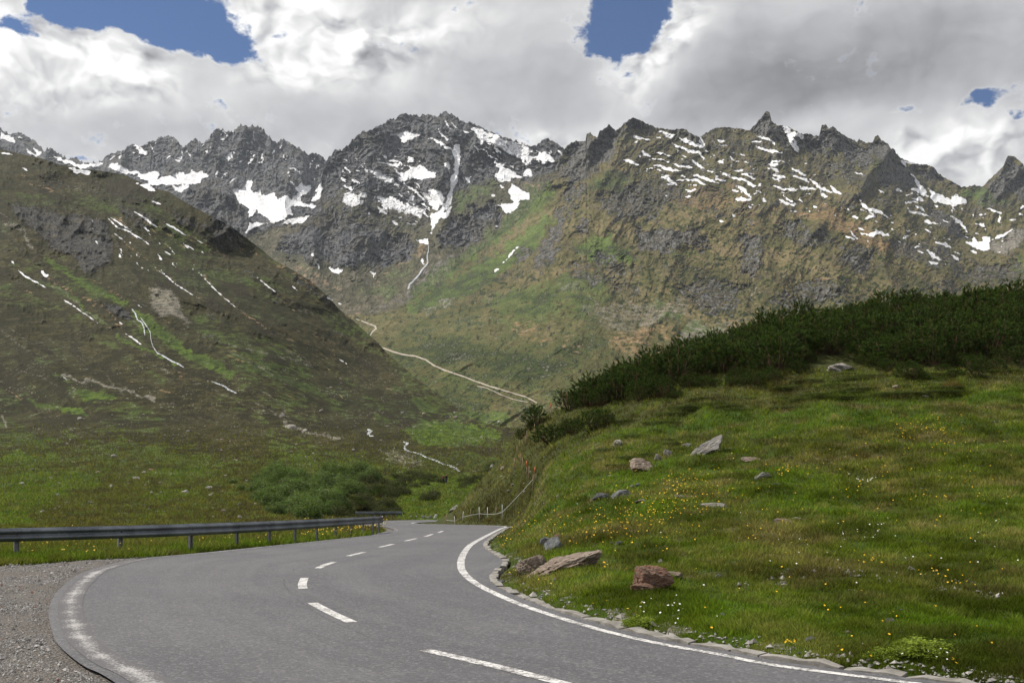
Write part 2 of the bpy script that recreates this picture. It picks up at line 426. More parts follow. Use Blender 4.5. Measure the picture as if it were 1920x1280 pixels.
# holes in the big snow field
GC = [  # channel, zoom, value, shape
('rock',2,1,"P60,800 200,740 400,700 560,740 700,760 840,820 830,900 700,960 620,980 560,940 420,970 300,940 160,910 80,880"),
('rock',2,1,"P980,740 1200,620 1290,590 1310,680 1200,800 1080,860 1000,870"),
('rock',2,1,"P-300,150 340,300 460,220 560,150 700,70 850,50 1050,40 1300,150 1700,260 1640,400 1500,480 1300,480 1100,520 1000,620 800,640 560,600 400,540 300,700 -300,800"),
('rock',2,.6,"P400,540 560,600 900,660 920,760 700,760 300,720"),
('rock',3,1,"P230,370 310,320 385,265 430,290 540,205 600,250 560,370 400,550 270,650 180,560 150,660 100,600 220,470"),
('rock',3,.85,"P640,200 720,160 860,210 850,260 700,260 600,330"),
('rock',3,.8,"P280,640 400,560 380,700 250,800 200,900 100,1200 60,1230 100,1000 150,850"),
('rock',3,.8,"P460,720 560,700 720,650 820,700 1000,780 900,880 800,900 700,900 560,920 470,800"),
('rock',3,.85,"P300,880 420,870 430,950 330,1010"),
('rock',3,.9,"P750,950 1100,950 1150,1050 1000,1120 830,1170 750,1080"),
('rock',3,.95,"P430,1130 500,1110 540,1160 500,1210 440,1200"),
('rock',3,.9,"P1210,830 1300,800 1440,820 1400,860 1260,860"),
('rock',3,.85,"P1400,1000 1560,1000 1700,1010 1600,1279 1480,1279 1500,1100"),
('rock',3,1,"P1555,250 1610,190 1680,105 1715,180 1790,225 1880,390 1800,380 1720,300"),
('rock',3,.9,"P1690,420 1790,420 1780,470 1640,500"),
('rock',3,.85,"P1780,880 1900,860 1920,1000 1830,1050 1780,980"),
('rock',3,.55,"P600,270 850,220 1130,240 1400,220 1560,250 1700,300 1900,440 1900,700 1500,560 1100,470 700,420 560,400"),
('rock',4,1,"P310,290 410,290 450,290 490,200 720,330 840,340 870,280 1000,410 1080,520 1150,640 1100,680 880,650 860,600 900,500 830,460 830,570 700,480 550,420 400,420 300,380"),
('rock',4,1,"P1640,650 1790,500 1810,425 1920,500 2000,600 1920,740 1860,760 1800,700 1730,780 1680,720"),
('rock',4,.9,"P1100,490 1270,515 1440,650 1300,640 1200,620 1120,540"),
('rock',4,.75,"P430,450 700,460 850,620 820,680 650,640 580,580 530,640 500,560"),
('rock',4,.95,"P1230,790 1400,820 1560,1060 1450,1040 1300,960 1240,880"),
('rock',4,.75,"P930,700 1050,850 900,800 780,720"),
('rock',4,.8,"P1480,790 1600,790 1660,890 1560,880"),
('rock',4,.8,"P1100,880 1250,980 1280,1050 1150,960"),
('rock',4,.75,"P560,780 650,740 800,830 780,880 680,840"),
('rock',4,.9,"P600,1080 760,1070 800,1200 700,1279 580,1200"),
('rock',4,.85,"P150,890 300,880 320,970 210,1050 150,950"),
('rock',4,.85,"P1060,1080 1200,1080 1210,1150 1100,1140"),
('rock',0,.8,"P1260,540 1330,520 1400,530 1380,590 1330,590 1290,570"),
('rock',0,.75,"P1430,560 1520,520 1600,530 1580,560 1480,590"),
('rock',0,.7,"P1140,530 1210,530 1200,550 1150,548"),
('green',2,.95,"P1480,500 1640,500 1560,600 1450,700 1250,850 1050,1000 850,1130 780,1160 850,1060 930,960 1050,900 1200,820 1330,680 1420,600"),
('green',2,.9,"P1500,700 1640,660 1560,800 1400,950 1200,1080 1000,1180 800,1230 780,1180 1000,1060 1300,880"),
('green',2,.6,"P1060,560 1200,480 1290,500 1250,570 1100,640 980,720"),
('green',2,.5,"P680,960 860,900 820,1000 700,1130 520,1130 480,1040"),
('green',2,.4,"P100,900 300,960 480,1000 400,1100 300,1080"),
('green',3,.6,"30 0,700 100,660 240,640"),
('green',3,.7,"P0,760 200,700 60,860 0,900"),
('green',3,.95,"P300,1050 560,980 640,1100 780,1200 560,1240 400,1180 300,1150"),
('green',3,.6,"50 1000,1110 1200,1150"),
('green',3,.5,"P430,560 700,560 800,620 650,680 520,700 400,650"),
('green',4,.85,"P850,500 960,490 900,630 850,640"),
('green',4,.9,"P1450,650 1640,660 1700,730 1840,760 1750,790 1500,740"),
('green',4,.7,"P1800,1279 1920,1030 1920,1279"),
('green',4,.45,"P0,780 100,800 300,860 200,880 0,900"),
('green',4,.4,"P730,740 870,720 1000,800 900,830 800,780"),
('green',0,.7,"P1215,560 1270,570 1300,600 1240,600"),
('green',0,.8,"P1270,600 1360,610 1350,640 1280,625"),
('green',0,.55,"P900,560 1100,500 1160,540 1100,600 960,620"),
('green',0,.45,"P740,670 800,660 1000,745 900,745 820,720"),
('green',0,.75,"P860,770 960,770 960,790 900,800"),
('ochre',2,.9,"15 880,830 860,900 900,960"),
('ochre',2,.7,"30 100,950 300,1000"),
('ochre',2,.8,"14 600,1060 660,1000 860,880"),
('ochre',2,.8,"10 1310,720 1340,640"),
('ochre',2,.8,"20 1480,480 1530,520"),
('ochre',2,.5,"P0,940 300,960 480,1120 360,1140 200,1050"),
('ochre',3,.95,"14 960,640 1000,740 1060,790"),
('ochre',3,.95,"14 1150,690 1185,780 1180,860 1220,920"),
('ochre',3,.95,"18 1200,810 1400,760 1600,800 1590,900 1560,1000"),
('ochre',3,.9,"12 1430,960 1500,1060 1560,1150"),
('ochre',3,.9,"10 1370,840 1450,860"),
('ochre',3,.62,"P950,640 1250,640 1450,620 1600,760 1500,800 1300,860 1050,800"),
('ochre',3,.9,"14 1720,800 1920,860"),
('ochre',3,.9,"20 400,1200 430,1279"),
('ochre',4,.9,"12 310,920 340,970 410,1000"),
('ochre',4,.9,"14 850,870 900,1060 940,1140"),
('ochre',4,.9,"16 290,680 470,760 580,850"),
('ochre',4,.9,"10 1070,1100 1180,1160"),
('ochre',0,.35,"P1200,360 1480,330 1700,450 1900,520 1500,560 1350,540 1250,450"),
('ochre',0,.38,"P1100,560 1400,560 1380,640 1300,640 1200,620"),
('scree',2,.95,"20 910,980 850,1060 770,1150 600,1200"),
('scree',2,.85,"18 890,1220 1060,1140"),
('scree',2,.8,"P940,930 1090,870 1130,870 960,1000 900,1000"),
('scree',2,.7,"10 1180,1160 1380,1095"),
('scree',2,.85,"12 500,940 470,1050 390,1140"),
('scree',2,.7,"P540,980 620,1060 560,1080 520,1020"),
('scree',1,.7,"P1250,420 1400,560 1440,600 1330,560 1250,470"),
('scree',1,.7,"P1640,560 1770,540 1740,610 1640,620"),
('scree',4,.95,"P1640,1100 1830,960 1920,930 2000,940 1920,1020 1800,1150"),
('scree',4,.6,"P1530,740 1900,800 1750,830"),
('scree',0,.55,"P1080,570 1280,560 1300,590 1150,630"),
('scree',0,.9,"6 1412,500 1414,560"),
# left slope
('rock',1,.95,"P60,540 200,560 330,600 480,600 600,640 640,760 620,880 480,950 420,850 300,800 200,700 100,640"),
('rock',1,.7,"P950,570 1100,640 1250,700 1380,770 1300,760 1150,700 1000,660"),
('rock',1,1,"P550,1100 700,1120 750,1180 720,1210 640,1170"),
('rock',1,.6,"P640,540 780,560 900,640 820,700 700,640"),
('rock',1,.6,"P1300,870 1420,900 1500,1000 1400,960"),
('rock',1,.7,"P1600,920 1700,960 1850,1080 1900,1160 1800,1080 1680,1010"),
('scree',1,.8,"P820,1010 940,1000 1010,1080 1050,1180 1080,1240 980,1180 900,1190 840,1120"),
('scree',1,.5,"P200,420 500,440 650,490 400,480 230,450"),
('scree',1,.7,"24 0,640 130,690 180,800"),
('scree',1,.7,"14 300,1010 420,1100 620,1240"),
('ochre',1,.9,"5 700,760 830,870 900,930 1120,1080"),
('ochre',1,.9,"8 890,680 960,730 1060,790"),
('ochre',1,.9,"7 1060,730 1160,780 1280,850"),
('ochre',1,.9,"7 1140,950 1220,1040 1400,1180 1500,1260"),
('ochre',1,.9,"7 1560,1050 1660,1140"),
('ochre',1,.8,"9 120,380 170,440 300,470"),
('ochre',1,.8,"12 270,960 330,1010 600,1140 700,1260"),
('ochre',1,.8,"6 1320,790 1500,850"),
('ochre',1,.8,"8 500,960 620,1030 720,1090"),
('ochre',5,.6,"5 1500,150 1700,280 1919,440"),
('ochre',6,.7,"5 195,472 400,600 560,690 620,760"),
('green',1,.75,"50 250,850 400,950 560,1050 700,1100"),
('green',1,.8,"18 280,1000 420,1090 600,1230"),
('green',1,.85,"P750,1150 830,1160 960,1279 780,1279"),
('green',1,.6,"30 430,790 480,820 540,810"),
('green',1,.5,"40 0,480 200,500 300,520"),
('green',1,.45,"30 1280,850 1400,1000 1500,1060"),
('green',1,.4,"60 1400,760 1700,1000 1900,1200"),
('green',5,.75,"70 760,90 900,200 1100,330 1300,420"),
('green',5,.9,"20 650,210 900,320 1000,370"),
('green',5,.95,"P370,505 660,530 640,570 480,580"),
('green',5,.9,"22 160,580 300,610 500,645"),
('green',5,1,"14 180,785 350,800"),
('green',5,.85,"P0,870 100,850 330,890 250,930 0,930"),
('green',5,1,"P-100,1000 300,970 560,990 550,1060 380,1070 250,1170 130,1279 -100,1279"),
('green',5,1,"P830,980 1000,925 1180,950 1170,1000 900,1010"),
('green',5,.9,"P800,1080 1100,1085 1180,1060 1150,1110 900,1130"),
('green',5,.8,"P780,1200 900,1190 880,1240"),
('green',5,.5,"40 1300,600 1500,690"),
('green',5,.4,"60 1450,300 1900,600"),
('green',6,1,"P650,930 750,870 900,880 1100,900 1300,960 1280,1010 1100,1040 900,1070 740,1050 600,960"),
('green',6,.5,"40 400,850 560,880"),
('green',0,.95,"P740,880 1000,900 1000,980 740,980"),
('green',0,.5,"P500,800 760,880 700,900 500,880"),
('green',0,.9,"14 0,1046 300,1034 740,1000"),
('scree',5,.9,"18 350,430 520,470 700,510 880,570"),
('scree',5,.7,"10 0,170 100,250 280,370"),
('scree',5,.8,"10 420,800 560,870 640,885"),
('scree',5,.9,"7 330,1270 440,1190 550,1115"),
('scree',5,.6,"12 860,380 1060,450 1300,560 1600,680"),
('scree',5,.8,"26 1600,700 1700,745 1900,780"),
('scree',5,.8,"20 0,650 50,720"),
('scree',6,.75,"P440,1100 520,1070 700,1120 760,1200 620,1230 500,1180"),
('scree',6,.8,"14 1030,1000 1240,1000"),
('scree',6,.6,"20 700,910 900,880"),
('scree',6,.6,"P1300,580 1400,600 1380,630 1300,610"),
('ochre',5,.9,"8 640,885 760,930 860,960"),
('ochre',6,.40,"P1300,150 1700,120 1919,300 1900,450 1700,300 1500,200"),
('ochre',6,.5,"P100,60 400,150 700,200 500,240 250,150"),
('ochre',6,.6,"10 0,1180 60,1150 130,1120"),
('rock',0,.75,"P1180,340 1260,330 1300,360 1240,400 1180,390"),
('rock',0,.7,"P1060,500 1120,480 1180,500 1150,540 1090,530"),
('rock',0,.7,"P1440,430 1540,420 1580,450 1500,470"),
('rock',0,.75,"P1660,440 1760,450 1820,490 1760,510 1680,480"),
('rock',0,.7,"P1380,300 1440,290 1480,310 1430,330"),
('rock',0,.75,"P1780,500 1900,490 1960,520 1880,540 1800,530"),
('rock',0,.6,"P1000,600 1050,580 1060,610 1010,625"),
('rock',0,.65,"P1250,290 1340,300 1330,330 1260,320"),
('rock',0,.6,"P1700,520 1800,520 1790,560 1720,560"),
('rock',3,.9,"P500,300 640,260 600,420 480,520 330,640 280,620 420,480"),
('rock',3,.85,"P0,1080 60,1040 200,860 300,760 330,800 220,960 120,1150 60,1279 0,1279"),
('rock',3,.9,"P640,700 760,690 780,760 700,800 640,770"),
('rock',3,.9,"P560,780 640,760 640,860 580,880"),
('rock',3,.8,"P1020,940 1200,960 1300,1060 1200,1120 1080,1060"),
('rock',3,.8,"P1600,560 1720,560 1760,600 1640,620"),
('rock',4,.9,"P180,520 260,500 330,560 240,590"),
('rock',4,.85,"P400,980 560,1000 560,1060 440,1060"),
('rock',0,.8,"P1590,455 1640,470 1620,530 1590,520"),
('rock',0,.7,"P1130,480 1140,470 1170,485 1150,500"),
('rock',2,.8,"P1160,1000 1200,990 1215,1020 1170,1040"),
('rock',2,.8,"P1310,1040 1350,980 1390,990 1350,1050"),
('rock',2,.85,"P1400,880 1500,830 1480,920 1390,970"),
('rock',2,.85,"P1560,880 1700,820 1640,920 1540,980"),
('scree',0,.6,"P1290,600 1380,610 1400,660 1300,680 1250,650"),
('scree',2,.6,"P1640,1040 1760,1040 1740,1100 1640,1090"),
('ochre',0,.7,"P1470,400 1560,380 1700,470 1660,480 1540,420"),
('ochre',0,.55,"P1130,620 1240,600 1300,640 1260,700 1160,680"),
('ochre',0,.5,"P940,600 1000,600 1080,650 1000,650"),
]
for ch, z, v, s in GC:
    w, p = parse(s); paint(ch, z, p, v, w, soft=(2.5 if w and w < 30 else 7))

# scattered remnants of snow in the hollows between the larger patches
_xx, _yy = np.meshgrid(np.arange(CX0, CX1), np.arange(CY0, CY1))
def remnants(poly, ang, thr, sx, sy, seed):
    x0, x1, y0, y1 = _box([p[0] for p in poly], [p[1] for p in poly], 5); X, Y = _xx[y0-CY0:y1-CY0, x0-CX0:x1-CX0], _yy[y0-CY0:y1-CY0, x0-CX0:x1-CX0]
    ins = np.zeros(X.shape, bool)
    for i in range(len(poly)):
        a_, b_ = poly[i], poly[(i+1) % len(poly)]; ins ^= ((a_[1] > Y) != (b_[1] > Y)) & (X < (b_[0]-a_[0])*(Y-a_[1])/((b_[1]-a_[1]) or 1e-9)+a_[0])
    c, s = math.cos(ang), math.sin(ang); u = X*c+Y*s; v = -X*s+Y*c; nn = fbm(u/sx, v/sy, 5, seed, .55)+.25*fbm(X/60., Y/40., 2, seed+9)
    sl = CV['snow'][y0-CY0:y1-CY0, x0-CX0:x1-CX0]; np.maximum(sl, np.where(ins, np.clip((nn-thr)*6, 0, 1), 0), out=sl)
remnants([(1180, 290), (1330, 270), (1520, 300), (1560, 350), (1600, 400), (1450, 400), (1300, 350), (1200, 340)], .25, .62, 16, 6, 601)
remnants([(1540, 380), (1660, 380), (1760, 480), (1800, 500), (1720, 490), (1600, 440)], .5, .62, 15, 6, 611)
remnants([(1690, 350), (1800, 370), (1880, 420), (1880, 470), (1780, 470), (1700, 400)], .4, .6, 14, 6, 621)
remnants([(640, 300), (760, 280), (820, 330), (800, 420), (680, 400), (640, 360)], .5, .40, 18, 6, 631)
remnants([(860, 230), (960, 260), (1040, 280), (1000, 330), (900, 290)], .55, .34, 18, 6, 641)
remnants([(220, 270), (330, 250), (440, 240), (600, 300), (600, 350), (400, 300), (250, 300)], -.9, .56, 12, 7, 651)
remnants([(150, 400), (330, 420), (420, 500), (300, 520), (180, 460)], .85, .72, 26, 5, 661)
# ---------------------------------------------------------------- road profile (height under the eye by distance)
_Yt = np.concatenate([np.linspace(-30, 200, 1200), np.linspace(201, 400, 100)])
_Dt = 1.6 + .03*3*np.log1p(np.exp(np.clip((_Yt-20)/3, -40, 40)))
def zr(Y): return -np.interp(Y, _Yt, _Dt)
_q = _Dt[_Yt > 2]/_Yt[_Yt > 2]; _qy = _Yt[_Yt > 2]
def RY(py): return np.interp(-(np.asarray(py, float)-HZ)/F, -_q, _qy)     # distance of a road point by its row
def RP(px, py): y = float(RY(py)); return ((px-960)/F*y, y)

# ---------------------------------------------------------------- mesh helpers
def mat(name):
    m = D.materials.new(name); m.use_nodes = True; m.node_tree.nodes.clear()
    k = NT(m.node_tree); b = k.node('ShaderNodeBsdfPrincipled'); o = k.node('ShaderNodeOutputMaterial')
    m.node_tree.links.new(b.outputs[0], o.inputs[0]); b.inputs['Roughness'].default_value = .85
    b.inputs['Specular IOR Level'].default_value = .10
    return m, k, b
def bump(k, b, h, strength, dist):
    n_ = k.node('ShaderNodeBump'); n_.inputs['Strength'].default_value = strength; n_.inputs['Distance'].default_value = dist
    k.put(n_.inputs['Height'], h); k.nt.links.new(n_.outputs[0], b.inputs['Normal'])
def npmesh(name, V, Q, smooth=True, attrs=None, fsize=4):
    me = D.meshes.new(name); V = np.ascontiguousarray(V, np.float32); Q = np.ascontiguousarray(Q, np.int32)
    me.vertices.add(len(V)); me.vertices.foreach_set('co', V.ravel())
    me.loops.add(Q.size); me.loops.foreach_set('vertex_index', Q.ravel())
    me.polygons.add(len(Q)); me.polygons.foreach_set('loop_start', np.arange(0, Q.size, fsize, dtype=np.int32))
    try: me.polygons.foreach_set('loop_total', np.full(len(Q), fsize, np.int32))
    except Exception: pass
    me.polygons.foreach_set('use_smooth', np.full(len(Q), smooth))
    for k_, v in (attrs or {}).items():
        a = me.attributes.new(k_, 'FLOAT_COLOR', 'POINT')
        c = np.ones((len(V), 4), np.float32); c[:, :v.shape[1]] = v; a.data.foreach_set('color', c.ravel())
    me.update(calc_edges=True); me.validate(); return me
def gridq(nr, nc):
    i = np.arange(nr-1)[:, None]*nc + np.arange(nc-1)[None, :]
    return np.stack([i, i+1, i+nc+1, i+nc], -1).reshape(-1, 4)
def link(name, me, m=None, parent=None, label=None, cat=None, group=None, kind=None, loc=None):
    o = D.objects.new(name, me); COL.objects.link(o)
    if m is not None and me is not None:
        for x in (m if isinstance(m, (list, tuple)) else [m]): me.materials.append(x)
    if parent: o.parent = parent
    if label: o['label'] = label
    if cat: o['category'] = cat
    if group: o['group'] = group
    if kind: o['kind'] = kind
    if loc is not None: o.location = loc
    return o

# ---------------------------------------------------------------- terrain material
def terrain_mat(name, sc_, heath, heath2, green, green2, rock1, rock2, ochre, scree, snowc=(.80, .81, .84), fineb=1.0, bm=1.0, rockn=.5, stones=.5, scrub=.0, scrubc=(.020, .028, .008)):
    """sc_: size in metres of the middle detail"""
    m, k, b = mat(name)
    tc = k.mapping(k.node('ShaderNodeTexCoord').outputs['Object'], (1, .30, 1))
    c1 = k.node('ShaderNodeSeparateColor'); k.nt.links.new(k.attr('m1').outputs[0], c1.inputs[0])
    c2 = k.node('ShaderNodeSeparateColor'); k.nt.links.new(k.attr('m2').outputs[0], c2.inputs[0])
    snow, rock, grn = c1.outputs; och, scr, rnd = c2.outputs
    nA = k.noise(tc, .22/sc_, 5, .6); nB = k.noise(tc, 1.0/sc_, 6, .68); nC = k.noise(tc, 4.2/sc_, 5, .72); nD = k.noise(tc, .05/sc_, 4, .5)
    run = k.noise(k.mapping(tc, (1, .22, .22)), .8/sc_, 5, .6)            # runnels down the slope
    ctr = lambda x, a: k.mul(k.m('SUBTRACT', x, .5), a)
    col = k.mix(k.ss(k.add(nA, ctr(nB, .8), ctr(run, .5)), .42, .58), heath, heath2)
    gcol = k.mix(k.ss(nB, .42, .58), green, green2)
    col = k.mix(k.ss(k.add(grn, ctr(nA, 1.6), ctr(nB, 1.6), ctr(nD, 1.0)), .36, .62), col, gcol)
    scr_ = k.mul(k.ss(k.add(nB, ctr(nC, .9), ctr(nA, .9), ctr(nD, .6)), .545, .60), scrub); col = k.mix(scr_, col, (.016, .022, .007))
    col = k.mix(k.ss(k.add(rnd, ctr(nC, .6)), .35, .6), col, scrubc)
    col = k.mix(k.ss(k.add(och, ctr(nB, 2.2), ctr(nA, 1.0)), .50, .75), col, ochre)
    scol = k.mix(k.ss(nC, .44, .58), scree, tuple(x*.4 for x in scree))
    col = k.mix(k.ss(k.add(scr, ctr(nB, 1.6), ctr(nC, 3.0)), .55, .75), col, scol)
    geo_ = k.node('ShaderNodeNewGeometry'); nz = k.node('ShaderNodeSeparateXYZ'); k.nt.links.new(geo_.outputs['Normal'], nz.inputs[0])
    steep = k.m('SUBTRACT', .62, nz.outputs[2])
    st = k.mapping(tc, (1, 1, .35))
    nR = k.noise(st, 1.3/sc_, 7, .70, .3)
    rf = k.ss(k.add(rock, ctr(nR, 1.9), ctr(nB, 1.2), ctr(nA, .8), k.mul(steep, rockn)), .46, .60)
    rcol = k.mix(k.ss(k.add(nR, ctr(nC, .7)), .40, .60), rock1, rock2)
    rcol = k.mix(k.ss(nR, .45, .40), rcol, tuple(x*.35 for x in rock1))
    rcol = k.mix(k.ss(nC, .57, .66), rcol, tuple(x*1.5 for x in rock2))
    rcol = k.mix(k.ss(nA, .45, .65), rcol, k.mix(.5, rcol, (.10, .09, .06)))
    col = k.mix(rf, col, rcol)
    st_ = k.mul(k.ss(k.add(nC, ctr(nB, .5), ctr(nA, .4)), .62, .68), stones); col = k.mix(st_, col, scree)
    shade = k.add(.50, k.mul(k.ss(nC, .32, .66), .62), k.mul(k.ss(nB, .35, .65), .38))
    col = k.mix(1.0, col, k.comb(shade, shade, shade), 'MULTIPLY')
    sf = k.ss(k.add(snow, ctr(nB, 1.0), ctr(nC, .75)), .44, .54)
    scl = k.mix(k.ss(k.add(nB, ctr(nC, .8)), .42, .66), snowc, (snowc[0]*.66, snowc[1]*.64, snowc[2]*.62))
    col = k.mix(sf, col, scl)
    k.put(b.inputs['Base Color'], col)
    hb = k.add(k.mul(nB, .6), k.mul(nC, .5), k.mul(nR, .8))
    hb = k.mul(hb, k.m('SUBTRACT', 1.0, k.mul(sf, .85)))
    hb = k.mul(hb, k.add(.35, k.mul(rf, .65)))
    bump(k, b, hb, bm, sc_*.9*fineb)
    return m
M_far = terrain_mat('far_rock_and_snow', 14, (.070, .068, .040), (.10, .09, .058), (.060, .085, .028), (.085, .10, .04), (.052, .055, .063), (.170, .170, .176), (.20, .145, .09), (.20, .18, .165), rockn=.7)
M_mid = terrain_mat('alpine_rock_and_turf', 8, (.084, .080, .030), (.165, .132, .063), (.070, .106, .023), (.108, .142, .038), (.036, .038, .042), (.175, .170, .160), (.185, .125, .06), (.26, .24, .205), rockn=.9, scrub=.9)
M_slope = terrain_mat('heather_slope', 2.6, (.021, .020, .005), (.047, .040, .013), (.036, .060, .007), (.078, .120, .014), (.026, .028, .030), (.095, .092, .086), (.20, .13, .07), (.26, .24, .19), bm=1.0, rockn=.35, stones=.3, scrub=.6, scrubc=(.020, .018, .006))

# ---------------------------------------------------------------- slope sheets: each is a relief with a skyline, its own distances and a back side
class Layer: pass
def P2(s): return [tuple(float(c) for c in q.split(',')) for q in s.split()]
def slope(name, sky_s, base_s, cols, px0, px1, step, nrow, relief, m, jag=None, back=.8, label=None, defaults=None, smooth=True, sig=40, cwarp=11, bypy=False, dark=None):
    sky = np.array(P2(sky_s)); bs = np.array(P2(base_s))
    px = np.arange(px0, px1+step, step); nc = len(px)
    sk = np.interp(px, sky[:, 0], sky[:, 1]); ba = np.interp(px, bs[:, 0], bs[:, 1])
    sk0 = np.minimum(gsm(sk, 45/step, 0), ba-6)
    jg = jag(px) if jag is not None else 0*px
    sk = np.minimum(sk, ba-4)
    S = np.linspace(0, 1, 241); cp = sorted(cols); T = []; pyg = np.linspace(1100, 180, 461)
    for c in cp:
        s0 = np.interp(c, sky[:, 0], sky[:, 1]); b0 = np.interp(c, bs[:, 0], bs[:, 1])
        pts = sorted(((b0-y)/(b0-s0), math.log(Y)) for y, Y in cols[c])
        if bypy: q = sorted((-y, math.log(Y)) for y, Y in cols[c]); T.append(np.interp(-pyg, [p[0] for p in q], [p[1] for p in q]))
        else: T.append(np.interp(S, [p[0] for p in pts], [p[1] for p in pts]))
    T = np.array(T)                                   # column x s
    pg = np.arange(px0, px1+10, 10.)
    G = np.array([np.interp(pg, cp, T[:, j]) for j in range(T.shape[1])])     # s x px
    G = gsm(G, 3.0 if bypy else 10.0, 0)
    if bypy:
        Ga, Gb = gsm(G, 6.0, 1), gsm(G, sig/10, 1); wq = sstep(pyg, 930, 962)[:, None]; G = Ga*(1-wq)+Gb*wq
    else: G = gsm(G, sig/10, 1)
    s = np.linspace(0, 1, nrow)
    PX = np.broadcast_to(px, (nrow, nc)).copy(); PY = ba[None]+(sk-ba)[None]*s[:, None] + jg[None]*sstep(s, .86, 1.0)[:, None]
    SE = (ba[None]-PY)/(ba-sk0)[None]
    ti = np.clip(SE, 0, 1)*(len(S)-1) if not bypy else np.clip((1100-PY)/2.0, 0, 459.99)
    t0 = np.minimum(ti.astype(int), G.shape[0]-2); tf = ti-t0
    gc = np.clip((PX-pg[0])/10., 0, len(pg)-1.001); g0 = gc.astype(int); gf = gc-g0
    LY = (G[t0, g0]*(1-gf)+G[t0, g0+1]*gf)*(1-tf)+(G[t0+1, g0]*(1-gf)+G[t0+1, g0+1]*gf)*tf + np.maximum(SE-1, 0)*(.35 if not bypy else 0)
    Y0 = np.exp(LY)
    wz = cwarp; W1 = wz*(fbm(PX/22, PY/22, 5, 301, .62)); W2 = wz*(fbm(PX/22, PY/22, 5, 321, .62))
    cov_ = lambda c: cover(c, PX+W1*(.22 if c == 'snow' else 1), PY+W2*(.22 if c == 'snow' else 1))
    global NX_; NX_ = (PX, PY)
    C = {c: np.maximum(cov_(c), (defaults or {}).get(c, 0)) if not callable((defaults or {}).get(c)) else defaults[c](PX, PY, cov_(c)) for c in CV}
    Y = Y0 + relief(PX, PY, Y0, C, s[:, None])
    X = (PX-960)/F*Y; Z = (HZ-PY)/F*Y
    V = [np.stack([X, Y, Z], -1)]; nb = 6
    m1 = np.stack([C['snow'], C['rock'], C['green']], -1); m2 = np.stack([C['ochre'], C['scree'], dark(PX, PY)*(1-.75*np.clip(C['green'], 0, 1)) if dark else np.zeros_like(PX)], -1)
    # foot: sinks under whatever stands in front
    foot = V[0][0].copy(); foot[:, 2] -= 25+foot[:, 1]*.02; foot[:, 1] *= .985
    top = V[0][-1]; B = []
    for i in range(1, nb+1):
        q = top.copy(); dy = top[:, 1]*.03*i; q[:, 1] += dy; q[:, 2] -= dy*back*(1+.1*i); B.append(q)
    A = np.concatenate([foot[None], V[0], np.array(B)]); nr = A.shape[0]
    pad = lambda a: np.concatenate([a[:1], a, np.repeat(a[-1:], nb, 0)]).reshape(-1, a.shape[-1])
    me = npmesh(name, A.reshape(-1, 3), gridq(nr, nc), smooth, {'m1': pad(m1), 'm2': pad(m2)})
    o = link(name, me, m, label=label, kind='structure')
    L = Layer(); L.px, L.sk, L.ba, L.Y, L.n, L.step, L.px0, L.o = px, sk, ba, Y, nrow, step, px0, o
    def at(x, y):
        x = np.asarray(x, float); y = np.asarray(y, float)
        ci = np.clip((x-L.px0)/L.step, 0, nc-1.001); i = ci.astype(int); f = ci-i
        s_ = np.interp(x, L.px, L.sk); b_ = np.interp(x, L.px, L.ba)
        r = np.clip((b_-y)/(b_-s_), 0, 1)*(nrow-1.001); j = r.astype(int); g_ = r-j
        Yy = (L.Y[j, i]*(1-f)+L.Y[j, i+1]*f)*(1-g_)+(L.Y[j+1, i]*(1-f)+L.Y[j+1, i+1]*f)*g_
        return np.stack([(x-960)/F*Yy, Yy, (HZ-y)/F*Yy], -1)
    L.at = at
    return L

def rockjag(a, seed, w=14.0):
    return lambda px: a*(.9-ridged(px/w, px*0+seed, 4, seed, .6))*1.0 + a*.5*fbm(px/5.0, px*0, 2, seed+9)
def mtn_relief(big, lam, rockamp, seed, ang=0.0, asp=2.2, grass=.3, dip=.55):
    def f(PX, PY, Y0, C, s):
        a = (PX-960)/F*3000.; b = (HZ-PY)/F*3000.*1.3
        ca, sa = math.cos(ang), math.sin(ang); p = a*ca+b*sa; q = -a*sa+b*ca
        wx = fbm(a/400, b/400, 3, seed+50)*70
        R = ridged((p+wx)/lam, (q+wx*.5)/(lam*asp), 3, seed, .5)
        R1 = ridged((p+wx*.6)/(lam*.36), (q+wx*.3)/(lam*.36*2.6), 4, seed+10, .55)
        # ledges and slabs that follow the dip of the strata
        cd, sd = math.cos(dip), math.sin(dip); u = a*cd+b*sd; v = -a*sd+b*cd; mz_ = .5+.5*np.clip(2.2*fbm(a/150, b/150, 2, seed+60), -1, 1); wy = fbm(a/60, b/60, 3, seed+70)*26
        R2 = mz_*ridged((u+wx*.3+wy)/52, (v+wx*.2+wy)/22, 5, seed+20, .60)+(1-mz_)*ridged((a+wy)/24, (b-wy)/34, 5, seed+25, .60)
        R3 = fbm(a/9, b/9, 4, seed+30, .65)
        rk = np.clip(C['rock'], 0, 1); sn = 1-.8*np.clip(C['snow']*1.3, 0, 1); g = grass+(1-grass)*rk
        return -(big*(R-.8)*(.45+.55*rk) + rockamp*(R1-.8)*g*sn + rockamp*.42*(R2-.7)*g*sn + rockamp*.11*R3*g*sn)*(Y0/3000.)
    return f
def rk(base, lo=0):
    return base

